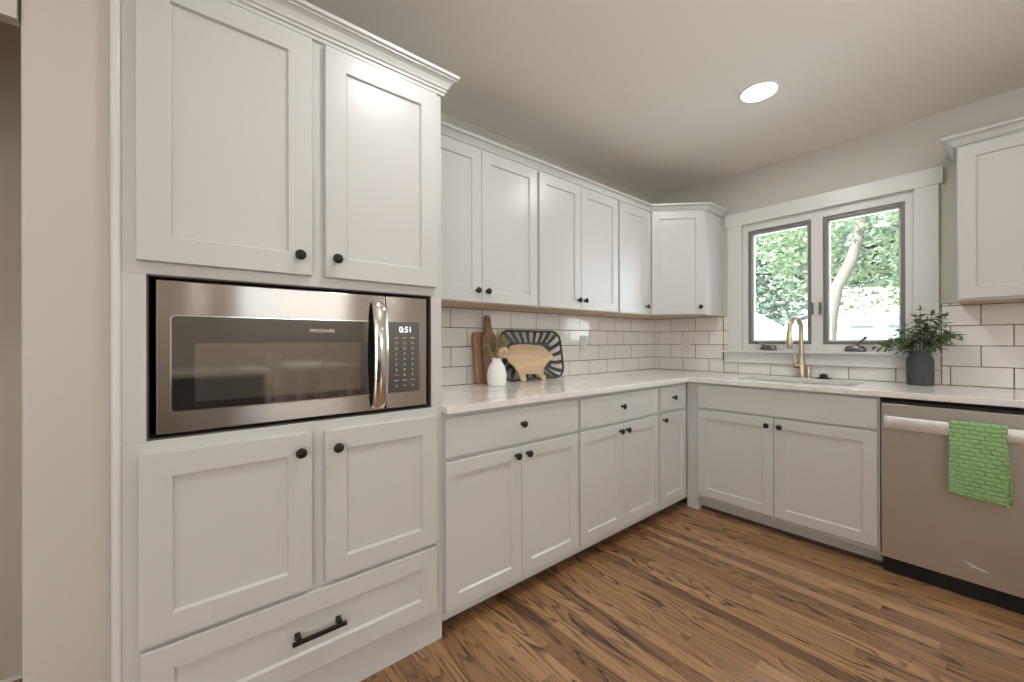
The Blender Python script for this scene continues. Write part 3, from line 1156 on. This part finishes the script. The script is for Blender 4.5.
st = thing('sink_stopper', 'small black sink strainer lying on the worktop beside the faucet', 'sink strainer', (1.272, -0.062, CT1), 0)
bm = NB()
lathe(bm, [(0.046, 0.0), (0.048, 0.003), (0.044, 0.006), (0.026, 0.009), (0.022, 0.011)], 28)
finish('flange', bm, M['black'], st, smooth=40)
bm = NB()
lathe(bm, [(0.021, 0.0105), (0.023, 0.018), (0.020, 0.027), (0.012, 0.032), (0.009, 0.033)], 24)
finish('grip', bm, M['black'], st, smooth=40)

# ------------------------------------------------------------------ wall cabinets
UZ0, UZ1 = 1.3685, 2.1555
UF = -0.305


def wall_cab(y0, y1, label, group='white wall cabinets over the left worktop'):
    r = thing('wall_cabinet', label, 'cabinet', (0, y0, UZ0), R90, group)
    w = y1 - y0
    bm = NB()
    box(bm, 0, w, UF, -0.0005, 0, UZ1 - UZ0, 0.001, 1)
    finish('carcass', bm, M['cabinet'], r)
    bm = NB()
    box(bm, 0.001, w - 0.001, UF, -0.012, -0.0035, 0.0)
    finish('underside', bm, M['underside'], r)
    return r


def udoor(r, base, y0, y1, ky):
    return door(r, y0 - base, y1 - base, 0.002, 2.152 - UZ0, UF, ky - base, 1.428 - UZ0)


u1 = wall_cab(-2.568, -1.7735, 'two-door white wall cabinet next to the tall microwave cabinet, above the cutting boards')
udoor(u1, -2.568, -2.562, -2.1735, -2.206)
udoor(u1, -2.568, -2.1705, -1.782, -2.142)
u2 = wall_cab(-1.7735, -1.0015, 'two-door white wall cabinet, second along the run from the tall cabinet')
udoor(u2, -1.7735, -1.764, -1.4025, -1.432)
udoor(u2, -1.7735, -1.3995, -1.010, -1.372)
u3 = wall_cab(-1.0015, -0.612, 'single-door white wall cabinet touching the angled corner cabinet')
udoor(u3, -1.0015, -0.990, -0.634, -0.661)

cc = thing('corner_wall_cabinet', 'angled white corner wall cabinet beside the window', 'cabinet', (0.0, 0.0, UZ0), 0, 'white wall cabinets over the left worktop')
bm = NB()
foot = [(0.0005, -0.6115), (0.305, -0.6115), (0.610, -0.305), (0.610, -0.0005), (0.0005, -0.0005)]
rings(bm, [[(x, y, 0) for x, y in foot], [(x, y, UZ1 - UZ0) for x, y in foot]])
finish('carcass', bm, M['cabinet'], cc)
bm = NB()
f2 = [(0.012, -0.61), (0.303, -0.61), (0.607, -0.305), (0.607, -0.012), (0.012, -0.012)]
rings(bm, [[(x, y, -0.0035) for x, y in f2], [(x, y, 0.0) for x, y in f2]])
finish('underside', bm, M['underside'], cc)
dl = math.hypot(0.305, 0.3065)
ca = math.pi / 4
dcor = finish('door', shaker(dl - 0.052, 2.152 - 1.3705, 0.02, 0.057), M['cabinet'], cc, (0.305 + 0.030 * math.cos(ca), -0.6115 + 0.030 * math.sin(ca), 0.002), ca)
knob(dcor, dl - 0.052 - 0.030, 0.055)

RX0, RX1 = 1.876, 2.62
rc = thing('wall_cabinet', 'white wall cabinet above the dishwasher, on the window wall', 'cabinet', (RX0, 0, UZ0), 0)
bm = NB()
box(bm, 0, RX1 - RX0, UF, -0.0095, 0, UZ1 - UZ0, 0.001, 1)
finish('carcass', bm, M['cabinet'], rc)
bm = NB()
box(bm, 0.002, RX1 - RX0 - 0.018, UF + 0.002, -0.012, -0.0035, 0.0)
finish('underside', bm, M['underside'], rc)
door(rc, 0.006, 0.370, 0.0095, 2.143 - UZ0, UF, 0.336, 0.06)
door(rc, 0.373, 0.738, 0.0095, 2.143 - UZ0, UF, 0.407, 0.06)

CROWN_U = [(0.0, 2.1555), (0.012, 2.1555), (0.012, 2.160), (0.018, 2.163), (0.022, 2.172), (0.030, 2.182), (0.038, 2.188),
           (0.046, 2.190), (0.050, 2.192), (0.050, 2.203), (0.0, 2.203)]
bm = NB()
sweep(bm, [(0.305, -2.512), (0.305, -0.6115), (0.610, -0.305), (0.610, -0.026)], CROWN_U)
cr = finish('crown_moulding', bm, M['cabinet'])
tag(cr, 'white crown moulding running along the wall cabinets into the corner', 'moulding')
bm = NB()
sweep(bm, [(0.0, -0.0095), (0.0, UF), (RX1 - RX0, UF)], [(o, z - UZ0) for o, z in CROWN_U])
finish('crown', bm, M['cabinet'], rc)

# ------------------------------------------------------------------ outlets
op = thing('outlet_cover', 'blank white outlet plate on the tiles near the striped tray', 'outlet', (0.0085, -1.012, 1.150), R90, 'white outlet plates on the tiles')
op2 = thing('outlet_cover', 'white outlet plate on the tiles below the angled corner cabinet', 'outlet', (0.297, -0.0085, 1.137), 0, 'white outlet plates on the tiles')
for o in (op, op2):
    w2 = 0.038
    finish('plate', rr_plate(-w2, w2, -0.059, 0.059, 0.0, -0.006, 0.005, 4, 0.003), M['plastic'], o, smooth=30)
    for z in (-0.022, 0.022):
        finish('socket', rr_plate(-0.016, 0.016, z - 0.014, z + 0.014, -0.005, -0.0075, 0.008, 5, 0.001), M['plastic'], o, smooth=30)

# ------------------------------------------------------------------ things on the left worktop
# plain board leaning on the tiles, with a paddle board in front of it


def lean(o, deg):
    """o built upright with its face towards +x and its foot at the origin; tip it back onto the wall"""
    o.rotation_euler = (0, math.radians(-deg), 0)
    return o


def prism_x(bm, outline, x0, x1, bev=0.0):
    a = [bm.verts.new((x0, y, z)) for y, z in outline]
    b = [bm.verts.new((x1, y, z)) for y, z in outline]
    n = len(a)
    f1 = bm.faces.new(list(reversed(a)))
    f2 = bm.faces.new(b)
    for i in range(n):
        j = (i + 1) % n
        bm.faces.new((a[i], a[j], b[j], b[i]))
    if bev:
        bmesh.ops.bevel(bm, geom=list(f1.edges) + list(f2.edges), offset=bev, segments=2, affect='EDGES')
    return bm


bm = NB()
prism_x(bm, rrect(-0.083, 0.083, 0.0, 0.311, 0.02, 5), -0.009, 0.009, 0.003)
o = finish('cutting_board', bm, M['board_light'], None, (0.0545, -1.948, 0.9155), smooth=40)
lean(o, 6.5)
tag(o, 'plain brown rectangular cutting board leaning on tiles, behind the paddle board', 'cutting board', 'wooden cutting boards leaning on the tiles')
bm = NB()
pad = [(-0.055, 0.0), (0.055, 0.0), (0.055, 0.262), (0.050, 0.283), (0.036, 0.300), (0.026, 0.318), (0.0225, 0.338), (0.0225, 0.392),
       (0.018, 0.408), (0.008, 0.415), (-0.008, 0.415), (-0.018, 0.408), (-0.0225, 0.392), (-0.0225, 0.338), (-0.026, 0.318), (-0.036, 0.300), (-0.050, 0.283), (-0.055, 0.262)]
prism_x(bm, pad, -0.008, 0.008, 0.003)
o = finish('cutting_board', bm, M['board_dark'], None, (0.0765, -1.928, 0.9155), smooth=40)
lean(o, 6.5)
tag(o, 'dark walnut paddle cutting board with an upright handle, behind the white vase', 'cutting board', 'wooden cutting boards leaning on the tiles')
bm = NB()
tube(bm, [(0.0088, 0.006 * math.cos(a), 0.385 + 0.006 * math.sin(a)) for a in [2 * math.pi * k / 14 for k in range(14)]], 0.0015, 6, closed=True)
finish('hang_hole', bm, M['black'], o)

# slatted tray
tr = thing('serving_tray', 'dark banded oval-cornered tray leaning on tiles behind the pig board', 'tray', (0.079, -1.575, 0.9155), 0)
tr.rotation_euler = (0, math.radians(-9.0), 0)
HW, HH = 0.268, 0.322
oc = rrect(-HW, HW, 0.0075, HH, 0.072, 8)
ic = rrect(-HW + 0.088, HW - 0.088, 0.0075 + 0.078, HH - 0.078, 0.028, 8)
bm = NB()
tube(bm, [(0.010, y, z) for y, z in oc], 0.0075, 8, closed=True)
finish('rim', bm, M['wicker_dark'], tr, smooth=60)
bm = NB()
prism_x(bm, rrect(-HW + 0.082, HW - 0.082, 0.080, HH - 0.072, 0.03, 8), -0.026, -0.020)
finish('base', bm, M['wicker_dark'], tr)
n = len(oc)


def along(loop, f):
    """point at fraction f of a closed loop's length"""
    m = len(loop)
    seg = [math.hypot(loop[(i + 1) % m][0] - loop[i][0], loop[(i + 1) % m][1] - loop[i][1]) for i in range(m)]
    L = sum(seg) * (f % 1.0)
    for i in range(m):
        if L <= seg[i] or i == m - 1:
            u = L / max(seg[i], 1e-9)
            a, b = loop[i], loop[(i + 1) % m]
            return (a[0] + (b[0] - a[0]) * u, a[1] + (b[1] - a[1]) * u)
        L -= seg[i]


NR = 23
for k in range(NR):
    f = k / NR
    a = along(oc, f)
    c = along(ic, f - 0.014)
    bm = NB()
    w = 0.0108
    d = Vector((0, c[0] - a[0], c[1] - a[1])).normalized()
    nrm = Vector((0, -d.z, d.y))
    A, C = Vector((0.010, a[0], a[1])), Vector((-0.020, c[0], c[1]))
    mid = (A + C) / 2 + Vector((-0.008, 0, 0)) + nrm * 0.010
    loops = []
    for i in range(7):
        u = i / 6
        p = A * (1 - u) ** 2 + mid * 2 * u * (1 - u) + C * u * u
        ww = w * (1.25 - 0.35 * u)
        loops.append([p - nrm * ww + Vector((0.0015, 0, 0)), p + nrm * ww + Vector((0.0015, 0, 0)), p + nrm * ww - Vector((0.0015, 0, 0)), p - nrm * ww - Vector((0.0015, 0, 0))])
    rings(bm, loops)
    finish('band', bm, M['wicker_dark'], tr, smooth=60)

pig_px = [(-1.800, 1.065), (-1.806, 1.082), (-1.797, 1.103), (-1.790, 1.121), (-1.776, 1.140), (-1.752, 1.152), (-1.715, 1.155), (-1.660, 1.157), (-1.600, 1.155), (-1.556, 1.150),
          (-1.520, 1.149), (-1.503, 1.148), (-1.486, 1.140), (-1.465, 1.124), (-1.450, 1.112), (-1.436, 1.100), (-1.420, 1.092), (-1.408, 1.085), (-1.404, 1.068), (-1.409, 1.054), (-1.424, 1.050),
          (-1.445, 1.042), (-1.466, 1.032), (-1.485, 1.015), (-1.500, 0.995), (-1.512, 0.972), (-1.500, 0.950), (-1.487, 0.933), (-1.492, 0.922), (-1.520, 0.922), (-1.535, 0.938), (-1.552, 0.956),
          (-1.570, 0.968), (-1.606, 0.960), (-1.640, 0.966), (-1.668, 0.968), (-1.664, 0.945), (-1.662, 0.926), (-1.692, 0.921), (-1.706, 0.932), (-1.716, 0.968), (-1.732, 1.000), (-1.756, 1.025), (-1.776, 1.040), (-1.792, 1.048)]
PZ = 0.921
bm = NB()
prism_x(bm, [(y + 1.605, z - PZ) for y, z in pig_px], -0.008, 0.008, 0.0025)
o = finish('cutting_board', bm, M['pig_wood'], None, (0.1085, -1.626, 0.9155), smooth=40)
lean(o, 8.0)
tag(o, 'pale pig-shaped wooden board leaning in front of the dark banded tray', 'cutting board')

# white bottle vase with dried stems
VX, VY = 0.172, -1.963
vs = thing('vase', 'matte white bottle vase in front of the paddle board', 'vase', (VX, VY, CT1), 0)
bm = NB()
lathe(bm, [(0.052, 0.0), (0.055, 0.003), (0.056, 0.03), (0.056, 0.062), (0.0535, 0.082), (0.049, 0.104), (0.038, 0.124), (0.030, 0.137), (0.0275, 0.146), (0.0275, 0.152),
           (0.0295, 0.157), (0.0285, 0.159), (0.024, 0.157), (0.022, 0.146), (0.022, 0.10)], 36)
finish('body', bm, M['vase'], vs, smooth=60)
df = thing('dried_flowers', 'dried tan grasses with one pale bloom standing in the white vase', 'dried flowers', (VX, VY, CT1 + 0.09), 0)
random.seed(11)
for k in range(30):
    bm = NB()
    a = random.uniform(0, 2 * math.pi)
    sp_ = random.uniform(0.012, 0.080)
    hgt_ = random.uniform(0.115, 0.185)
    # lean mostly along the wall, towards the boards
    tip = Vector((math.cos(a) * sp_ * 0.7, math.sin(a) * sp_ - 0.016, hgt_))
    b0 = Vector((math.cos(a) * 0.006, math.sin(a) * 0.006, 0.0))
    midp = (b0 + tip) / 2 + Vector((0, 0, 0.02))
    tube(bm, [b0, midp, tip], [0.0013, 0.0012, 0.001], 6)
    s_o = finish('stem', bm, M['dried'], df, smooth=60)
    bm = NB()
    dirv = (tip - midp).normalized()
    for j in range(22):
        u = j / 22
        p = midp.lerp(tip, 0.25 + u * 0.85)
        ang = j * 2.4
        side = dirv.orthogonal().normalized()
        side.rotate(Matrix.Rotation(ang, 3, dirv))
        q = p + side * 0.012 + dirv * 0.020
        m_ = p + side * 0.007 + dirv * 0.008
        t2 = dirv.cross(side) * 0.0042
        vv = [bm.verts.new(x) for x in (p, m_ + t2, q, m_ - t2)]
        bm.faces.new(vv)
    finish('seed_head', bm, M['dried'] if k % 3 else M['dried_green'], s_o)
bm = NB()
bc = Vector((0.034, 0.016, 0.104))
for j in range(110):
    z = 1 - 2 * (j + 0.5) / 110
    rr = math.sqrt(max(0, 1 - z * z))
    a = j * 2.39996
    dv = Vector((rr * math.cos(a), rr * math.sin(a), z))
    c = bc + Vector((dv.x * 0.026, dv.y * 0.031, dv.z * 0.024)) * random.uniform(0.72, 1.18)
    dv = (dv + Vector((random.uniform(-0.5, 0.5), random.uniform(-0.5, 0.5), random.uniform(-0.5, 0.5)))).normalized()
    u = dv.orthogonal().normalized() * 0.0098
    w = dv.cross(u).normalized() * 0.0098
    ctr = bm.verts.new(c + dv * 0.001)
    ring = [bm.verts.new(c + u * math.cos(k * math.pi / 3) + w * math.sin(k * math.pi / 3) + dv * 0.006) for k in range(6)]
    for k in range(6):
        bm.faces.new((ctr, ring[k], ring[(k + 1) % 6]))
bl = finish('bloom', bm, M['bloom'], df)
bm = NB()
tube(bm, [(0.004, 0.004, 0.0), (0.016, 0.014, 0.06), bc], 0.002, 6)
finish('stem', bm, M['dried_green'], df, smooth=60)

# ------------------------------------------------------------------ potted plant by the window
PX, PY = 1.727, -0.120
pp = thing('potted_plant', 'leafy green plant in a charcoal jar on the worktop by the window', 'potted plant', (PX, PY, CT1), 0)
bm = NB()
lathe(bm, [(0.053, 0.0), (0.0560, 0.004), (0.0568, 0.02), (0.0575, 0.125), (0.0565, 0.142), (0.052, 0.158), (0.0465, 0.168), (0.0460, 0.176), (0.0490, 0.186), (0.0490, 0.191), (0.044, 0.190), (0.042, 0.176), (0.046, 0.150)], 40)
pot = finish('pot', bm, M['pot'], pp, smooth=50)
bm = NB()
lathe(bm, [(0.0455, 0.152), (0.02, 0.158), (0.005, 0.159)], 24)
finish('soil', bm, M['sill_dark'], pp)
random.seed(23)


def leaf(bm, base, dirv, up, L, W):
    d = dirv.normalized()
    s = d.cross(up).normalized()
    nrm = s.cross(d).normalized()
    pts_c, pts_l, pts_r = [], [], []
    for u, w in ((0, 0.05), (0.2, 0.62), (0.45, 1.0), (0.72, 0.78), (1.0, 0.03)):
        c = base + d * L * u - nrm * L * 0.18 * u * u
        pts_c.append(bm.verts.new(c))
        pts_l.append(bm.verts.new(c + s * W * w / 2 + nrm * W * 0.14 * w))
        pts_r.append(bm.verts.new(c - s * W * w / 2 + nrm * W * 0.14 * w))
    for i in range(4):
        bm.faces.new((pts_c[i], pts_c[i + 1], pts_l[i + 1], pts_l[i]))
        bm.faces.new((pts_r[i], pts_r[i + 1], pts_c[i + 1], pts_c[i]))


tips = [(-0.15, -0.01, 0.245), (-0.195, -0.03, 0.225), (-0.10, 0.02, 0.315), (-0.115, -0.06, 0.26), (-0.06, -0.05, 0.34), (-0.02, 0.03, 0.40), (0.005, -0.03, 0.435), (0.03, 0.02, 0.375),
        (0.055, -0.04, 0.405), (0.085, 0.0, 0.385), (0.105, -0.05, 0.39), (0.075, 0.045, 0.345), (0.16, -0.02, 0.285), (0.10, -0.07, 0.28), (-0.03, -0.09, 0.30), (0.04, -0.10, 0.285), (-0.08, -0.085, 0.245), (0.075, -0.085, 0.235),
        (0.02, 0.06, 0.33), (-0.07, 0.055, 0.28), (0.135, 0.03, 0.30), (0.0, -0.06, 0.36)]
for k, tp in enumerate(tips):
    tip = Vector((tp[0] * 0.92, tp[1] * 0.9, tp[2] * 0.97))
    a = math.atan2(tip.y, tip.x)
    b0 = Vector((math.cos(a) * 0.022, math.sin(a) * 0.018, 0.152))
    c1 = b0.lerp(tip, 0.45) + Vector((0, 0, 0.035))
    P_ = []
    for i in range(8):
        u = i / 7
        P_.append(b0 * (1 - u) ** 2 + c1 * 2 * u * (1 - u) + tip * u * u)
    bm = NB()
    tube(bm, P_, [0.0022 - 0.0012 * i / 7 for i in range(8)], 6)
    so2 = finish('stem', bm, M['stem'], pp, smooth=60)
    bm = NB()
    npair = 5
    for j in range(npair):
        u = 0.36 + 0.64 * j / (npair - 1)
        i = min(6, int(u * 7))
        p = P_[i].lerp(P_[i + 1], u * 7 - i) if i < 7 else P_[7]
        td = (P_[i + 1] - P_[i]).normalized()
        sd_ = td.orthogonal().normalized()
        sd_.rotate(Matrix.Rotation(j * 1.57 + random.uniform(-0.5, 0.5), 3, td))
        for sg in (1, -1):
            dv = sd_ * sg * 0.85 + td * 0.45 + Vector((0, 0, random.uniform(-0.25, 0.15)))
            L = random.uniform(0.034, 0.052) * (1.0 if j < npair - 1 else 0.8)
            leaf(bm, p, dv, Vector((0, 0, 1)), L, L * random.uniform(0.62, 0.80))
    leaf(bm, tip, (P_[7] - P_[6]) + Vector((0, 0, -0.003)), Vector((0.2, 0.1, 1)), 0.034, 0.02)
    finish('leaves', bm, M['leaf'], so2, smooth=60)

# ------------------------------------------------------------------ recessed ceiling lights
LIGHTS = [(1.213, -1.020), (1.196, -2.596), (1.2, -4.75), (4.6, -1.05), (5.3, -5.2), (6.8, -3.2)]
LAB = ['lit round recessed ceiling light above the sink corner', 'lit recessed ceiling light in front of the tall cabinet', 'lit recessed ceiling light near the passage',
       'lit recessed ceiling light on the dining side of the window wall', 'lit recessed ceiling light over the island', 'lit recessed ceiling light before the dining table']
for (x, y), lb in zip(LIGHTS, LAB):
    r = thing('recessed_light', lb, 'ceiling light', (x, y, H), 0, 'recessed ceiling lights')
    bm = NB()
    loops = []
    for rad, z in ((0.0955, -0.0005), (0.0955, -0.003), (0.089, -0.006), (0.0795, -0.004), (0.0785, -0.0006)):
        loops.append([(rad * math.cos(2 * math.pi * i / 40), rad * math.sin(2 * math.pi * i / 40), z) for i in range(40)])
    rings(bm, loops, False, False)
    finish('trim_ring', bm, M['trim'], r, smooth=40)
    bm = NB()
    lathe(bm, [(0.0785, -0.0006), (0.0785, -0.0030)], 40)
    finish('lens', bm, M['lens'], r)

# ------------------------------------------------------------------ dining side of the room, seen only mirrored in the appliances
isl = thing('kitchen_island', 'dark island with pale top on the dining side of the kitchen', 'kitchen island', (3.75, -3.9, 0), 0)
bm = NB(); box(bm, -0.40, 0.40, -1.10, 1.10, 0.0, 0.885, 0.003)
finish('cabinet', bm, M['island_paint'], isl)
bm = NB(); box(bm, -0.46, 0.46, -1.15, 1.15, 0.885, 0.918, 0.004)
finish('top', bm, M['quartz'], isl)
tbl = thing('dining_table', 'white dining table at the far end of the room', 'table', (7.3, -1.5, 0), 0)
bm = NB(); box(bm, -0.95, 0.95, -0.5, 0.5, 0.72, 0.76, 0.004)
finish('tabletop', bm, M['table_white'], tbl)
for sx in (-1, 1):
    for sy in (-1, 1):
        bm = NB(); box(bm, sx * 0.82 - 0.04, sx * 0.82 + 0.04, sy * 0.4 - 0.04, sy * 0.4 + 0.04, 0, 0.72, 0.003)
        finish('leg', bm, M['table_white'], tbl)


def chair(x, y, rz, label):
    c = thing('dining_chair', label, 'chair', (x, y, 0), rz, 'dining chairs')
    bm = NB(); box(bm, -0.21, 0.21, -0.21, 0.21, 0.43, 0.46, 0.006)
    finish('seat', bm, M['table_white'], c)
    for sx in (-1, 1):
        bm = NB(); box(bm, sx * 0.19 - 0.018, sx * 0.19 + 0.018, 0.17, 0.206, 0, 0.43)
        finish('leg', bm, M['table_white'], c)
        bm = NB(); box(bm, sx * 0.19 - 0.018, sx * 0.19 + 0.018, -0.206, -0.17, 0, 0.98)
        finish('leg', bm, M['table_white'], c)
    bm = NB()
    box(bm, -0.172, 0.172, -0.202, -0.178, 0.91, 0.97)
    box(bm, -0.172, 0.172, -0.200, -0.180, 0.54, 0.58)
    tube(bm, [(-0.17, -0.19, 0.58), (0.17, -0.19, 0.91)], 0.014, 8)
    tube(bm, [(0.17, -0.19, 0.58), (-0.17, -0.19, 0.91)], 0.014, 8)
    finish('backrest', bm, M['table_white'], c)


chair(6.75, -1.98, 0.0, 'white cross-back dining chair on the window side of the far table')
chair(7.75, -1.98, 0.0, 'white cross-back dining chair near the end of the far table')
chair(6.1, -1.5, -R90, 'white cross-back dining chair at the head of the far table')
ch = thing('chandelier', 'linear chandelier with five glowing tubes above the far dining table', 'chandelier', (7.4, -1.35, H), 0)
bm = NB()
box(bm, -0.012, 0.012, -0.55, 0.55, -0.46, -0.44)
tube(bm, [(0, 0, -0.002), (0, 0, -0.44)], 0.008, 8)
lathe(bm, [(0.06, -0.02), (0.06, -0.0005)], 20)
finish('frame', bm, M['bronze'], ch)
for k in range(5):
    bm = NB()
    lathe(bm, [(0.008, -0.445), (0.014, -0.455), (0.014, -0.77), (0.004, -0.785)], 12, 'z', (0, -0.48 + 0.24 * k, 0))
    finish('bulb', bm, M['bulb'], ch, smooth=60)

# ------------------------------------------------------------------ garden outside the window
bm = NB(); box(bm, -25, 20, 0.2, 45, -0.75, -0.6)
struct(finish('garden_ground', bm, M['lawn']))
bm = NB(); box(bm, -1.5, 4.5, 0.141, 0.72, 2.19, 2.24); box(bm, -1.5, 4.5, 0.70, 0.74, 2.14, 2.24)
struct(finish('trim_eave', bm, M['siding']))


def tree(x, y, h, trunk, crown, nleaf, size, mat, label, seed, group='garden trees beyond the window'):
    random.seed(seed)
    r = thing('tree', label, 'tree', (x, y, -0.6), 0, group)
    bm = NB()
    tube(bm, [Vector(p) for p, _ in trunk], [q for _, q in trunk], 10)
    finish('trunk', bm, M['bark'], r, smooth=60)
    bm = NB()
    clumps = []
    for (cx, cy, cz, rx, ry, rz, wgt) in crown:
        clumps += [(cx, cy, cz, rx, ry, rz)] * wgt
    for i in range(nleaf):
        cx, cy, cz, rx, ry, rz = random.choice(clumps)
        d = Vector((random.gauss(0, 1), random.gauss(0, 1), random.gauss(0, 1))).normalized() * (random.random() ** 0.4)
        p = Vector((cx + d.x * rx, cy + d.y * ry, cz + d.z * rz))
        u = Vector((random.gauss(0, 1), random.gauss(0, 1), random.gauss(0, 0.5))).normalized()
        w = u.orthogonal().normalized()
        w.rotate(Matrix.Rotation(random.uniform(0, 6.28), 3, u))
        s = size * random.uniform(0.6, 1.3)
        vv = [bm.verts.new(p + q) for q in (-u * s, w * s * 0.5, u * s, -w * s * 0.5)]
        bm.faces.new(vv)
    finish('foliage', bm, mat, r)
    return r


tree(-0.55, 8.6, 7, [((-0.1, 0, 0), 0.24), ((-0.05, 0, 1.2), 0.19), ((0.02, 0, 2.3), 0.16), ((0.16, 0, 3.0), 0.13), ((0.45, 0.05, 3.7), 0.12), ((0.60, 0.1, 4.5), 0.10), ((0.62, 0.1, 5.6), 0.07)],
     [(1.1, 0, 5.2, 1.7, 1.5, 1.1, 3), (-0.7, 0.2, 4.3, 1.0, 1.0, 0.9, 2), (2.0, 0.6, 4.0, 1.2, 1.0, 1.2, 3), (0.3, 1.2, 3.4, 2.0, 0.7, 1.0, 2), (2.0, 0.6, 2.9, 1.1, 0.7, 0.6, 2)], 7000, 0.075, M['tree_leaf'],
     'tree with a thick leaning grey trunk seen through the window pane beside the plant', 5)
tree(-4.4, 8.2, 6, [((0, 0, 0), 0.16), ((0, 0, 2.0), 0.12), ((-0.2, 0, 3.6), 0.09), ((-0.1, 0, 5.0), 0.05)],
     [(-0.9, 0, 4.0, 1.1, 1.0, 1.1, 3), (0.9, 0.2, 4.3, 1.0, 1.0, 0.8, 2), (0.4, 0.1, 2.9, 1.0, 0.9, 0.8, 3), (-0.3, 0.2, 5.2, 1.5, 1.0, 0.7, 2)], 6000, 0.07, M['tree_leaf_cool'],
     'bluish green tree seen through the window pane behind the faucet', 6)
tree(-6.6, 20.2, 6, [((0, 0, 0), 0.18), ((0, 0, 2.4), 0.13), ((0.2, 0, 4.4), 0.07)],
     [(0, 0, 4.2, 3.6, 1.6, 2.2, 3), (1.8, 0, 6.6, 3.0, 1.5, 1.6, 2), (-3.0, 0, 6.0, 2.4, 1.5, 2.0, 2)], 8000, 0.19, M['tree_leaf_cool'],
     'broad distant tree standing behind the white garage', 7)
tree(6.0, 18.6, 6, [((0, 0, 0), 0.18), ((0, 0, 2.4), 0.13), ((0.2, 0, 4.4), 0.07)],
     [(-1.0, 0, 4.6, 3.4, 1.6, 2.2, 3), (-3.0, 0, 6.8, 3.0, 1.5, 1.6, 2), (-2.6, -0.3, 3.6, 2.2, 1.0, 1.2, 2)], 8000, 0.19, M['tree_leaf'],
     'distant tree behind the white neighbouring house', 8)

tree(-1.0, 24.5, 6, [((0, 0, 0), 0.2), ((0, 0, 3.4), 0.15), ((0.2, 0, 6.4), 0.07)],
     [(0, 0, 5.2, 4.4, 1.6, 3.0, 3), (2.2, 0, 7.2, 3.0, 1.5, 2.0, 2), (-2.6, 0, 7.0, 3.0, 1.5, 2.0, 2)], 8000, 0.24, M['tree_leaf_cool'],
     'farthest tall tree between the two other distant trees, outside the window', 9)

nh = thing('garage', 'low white neighbouring building behind the leaning tree, outside the window', 'building', (0.9, 12.4, -0.6), 0)
bm = NB(); box(bm, -2.2, 5.0, 0, 4, 0, 2.65)
finish('wall', bm, M['siding'], nh)
bm = NB()
prism = [(-0.4, 2.6), (2.0, 3.55), (4.4, 2.6), (4.4, 2.5), (-0.4, 2.5)]
a = [bm.verts.new((-2.35, y, z)) for y, z in prism]
b = [bm.verts.new((5.2, y, z)) for y, z in prism]
bm.faces.new(a); bm.faces.new(list(reversed(b)))
for i in range(5):
    bm.faces.new((a[i], a[(i + 1) % 5], b[(i + 1) % 5], b[i]))
finish('roof', bm, M['siding'], nh)
for x in (-1.7, -0.85, 0.0, 0.85, 1.7):
    bm = NB(); box(bm, x, x + 0.5, -0.03, 0.0, 1.55, 2.2)
    finish('window', bm, M['dark_pane'], nh)
sh = thing('shed', 'white shed with a sloping roof, outside the window pane behind the faucet', 'shed', (-4.6, 11.2, -0.6), 0)
bm = NB(); box(bm, -1.6, 1.6, 0, 2.6, 0, 1.9)
finish('wall', bm, M['siding'], sh)
bm = NB()
prism = [(-1.8, 3.5), (-1.0, 3.9), (2.6, 1.65), (2.6, 1.55), (-1.8, 1.8)]
a = [bm.verts.new((x, -0.2, z)) for x, z in prism]
b = [bm.verts.new((x, 2.8, z)) for x, z in prism]
bm.faces.new(a); bm.faces.new(list(reversed(b)))
for i in range(5):
    bm.faces.new((a[i], a[(i + 1) % 5], b[(i + 1) % 5], b[i]))
finish('roof', bm, M['siding'], sh)
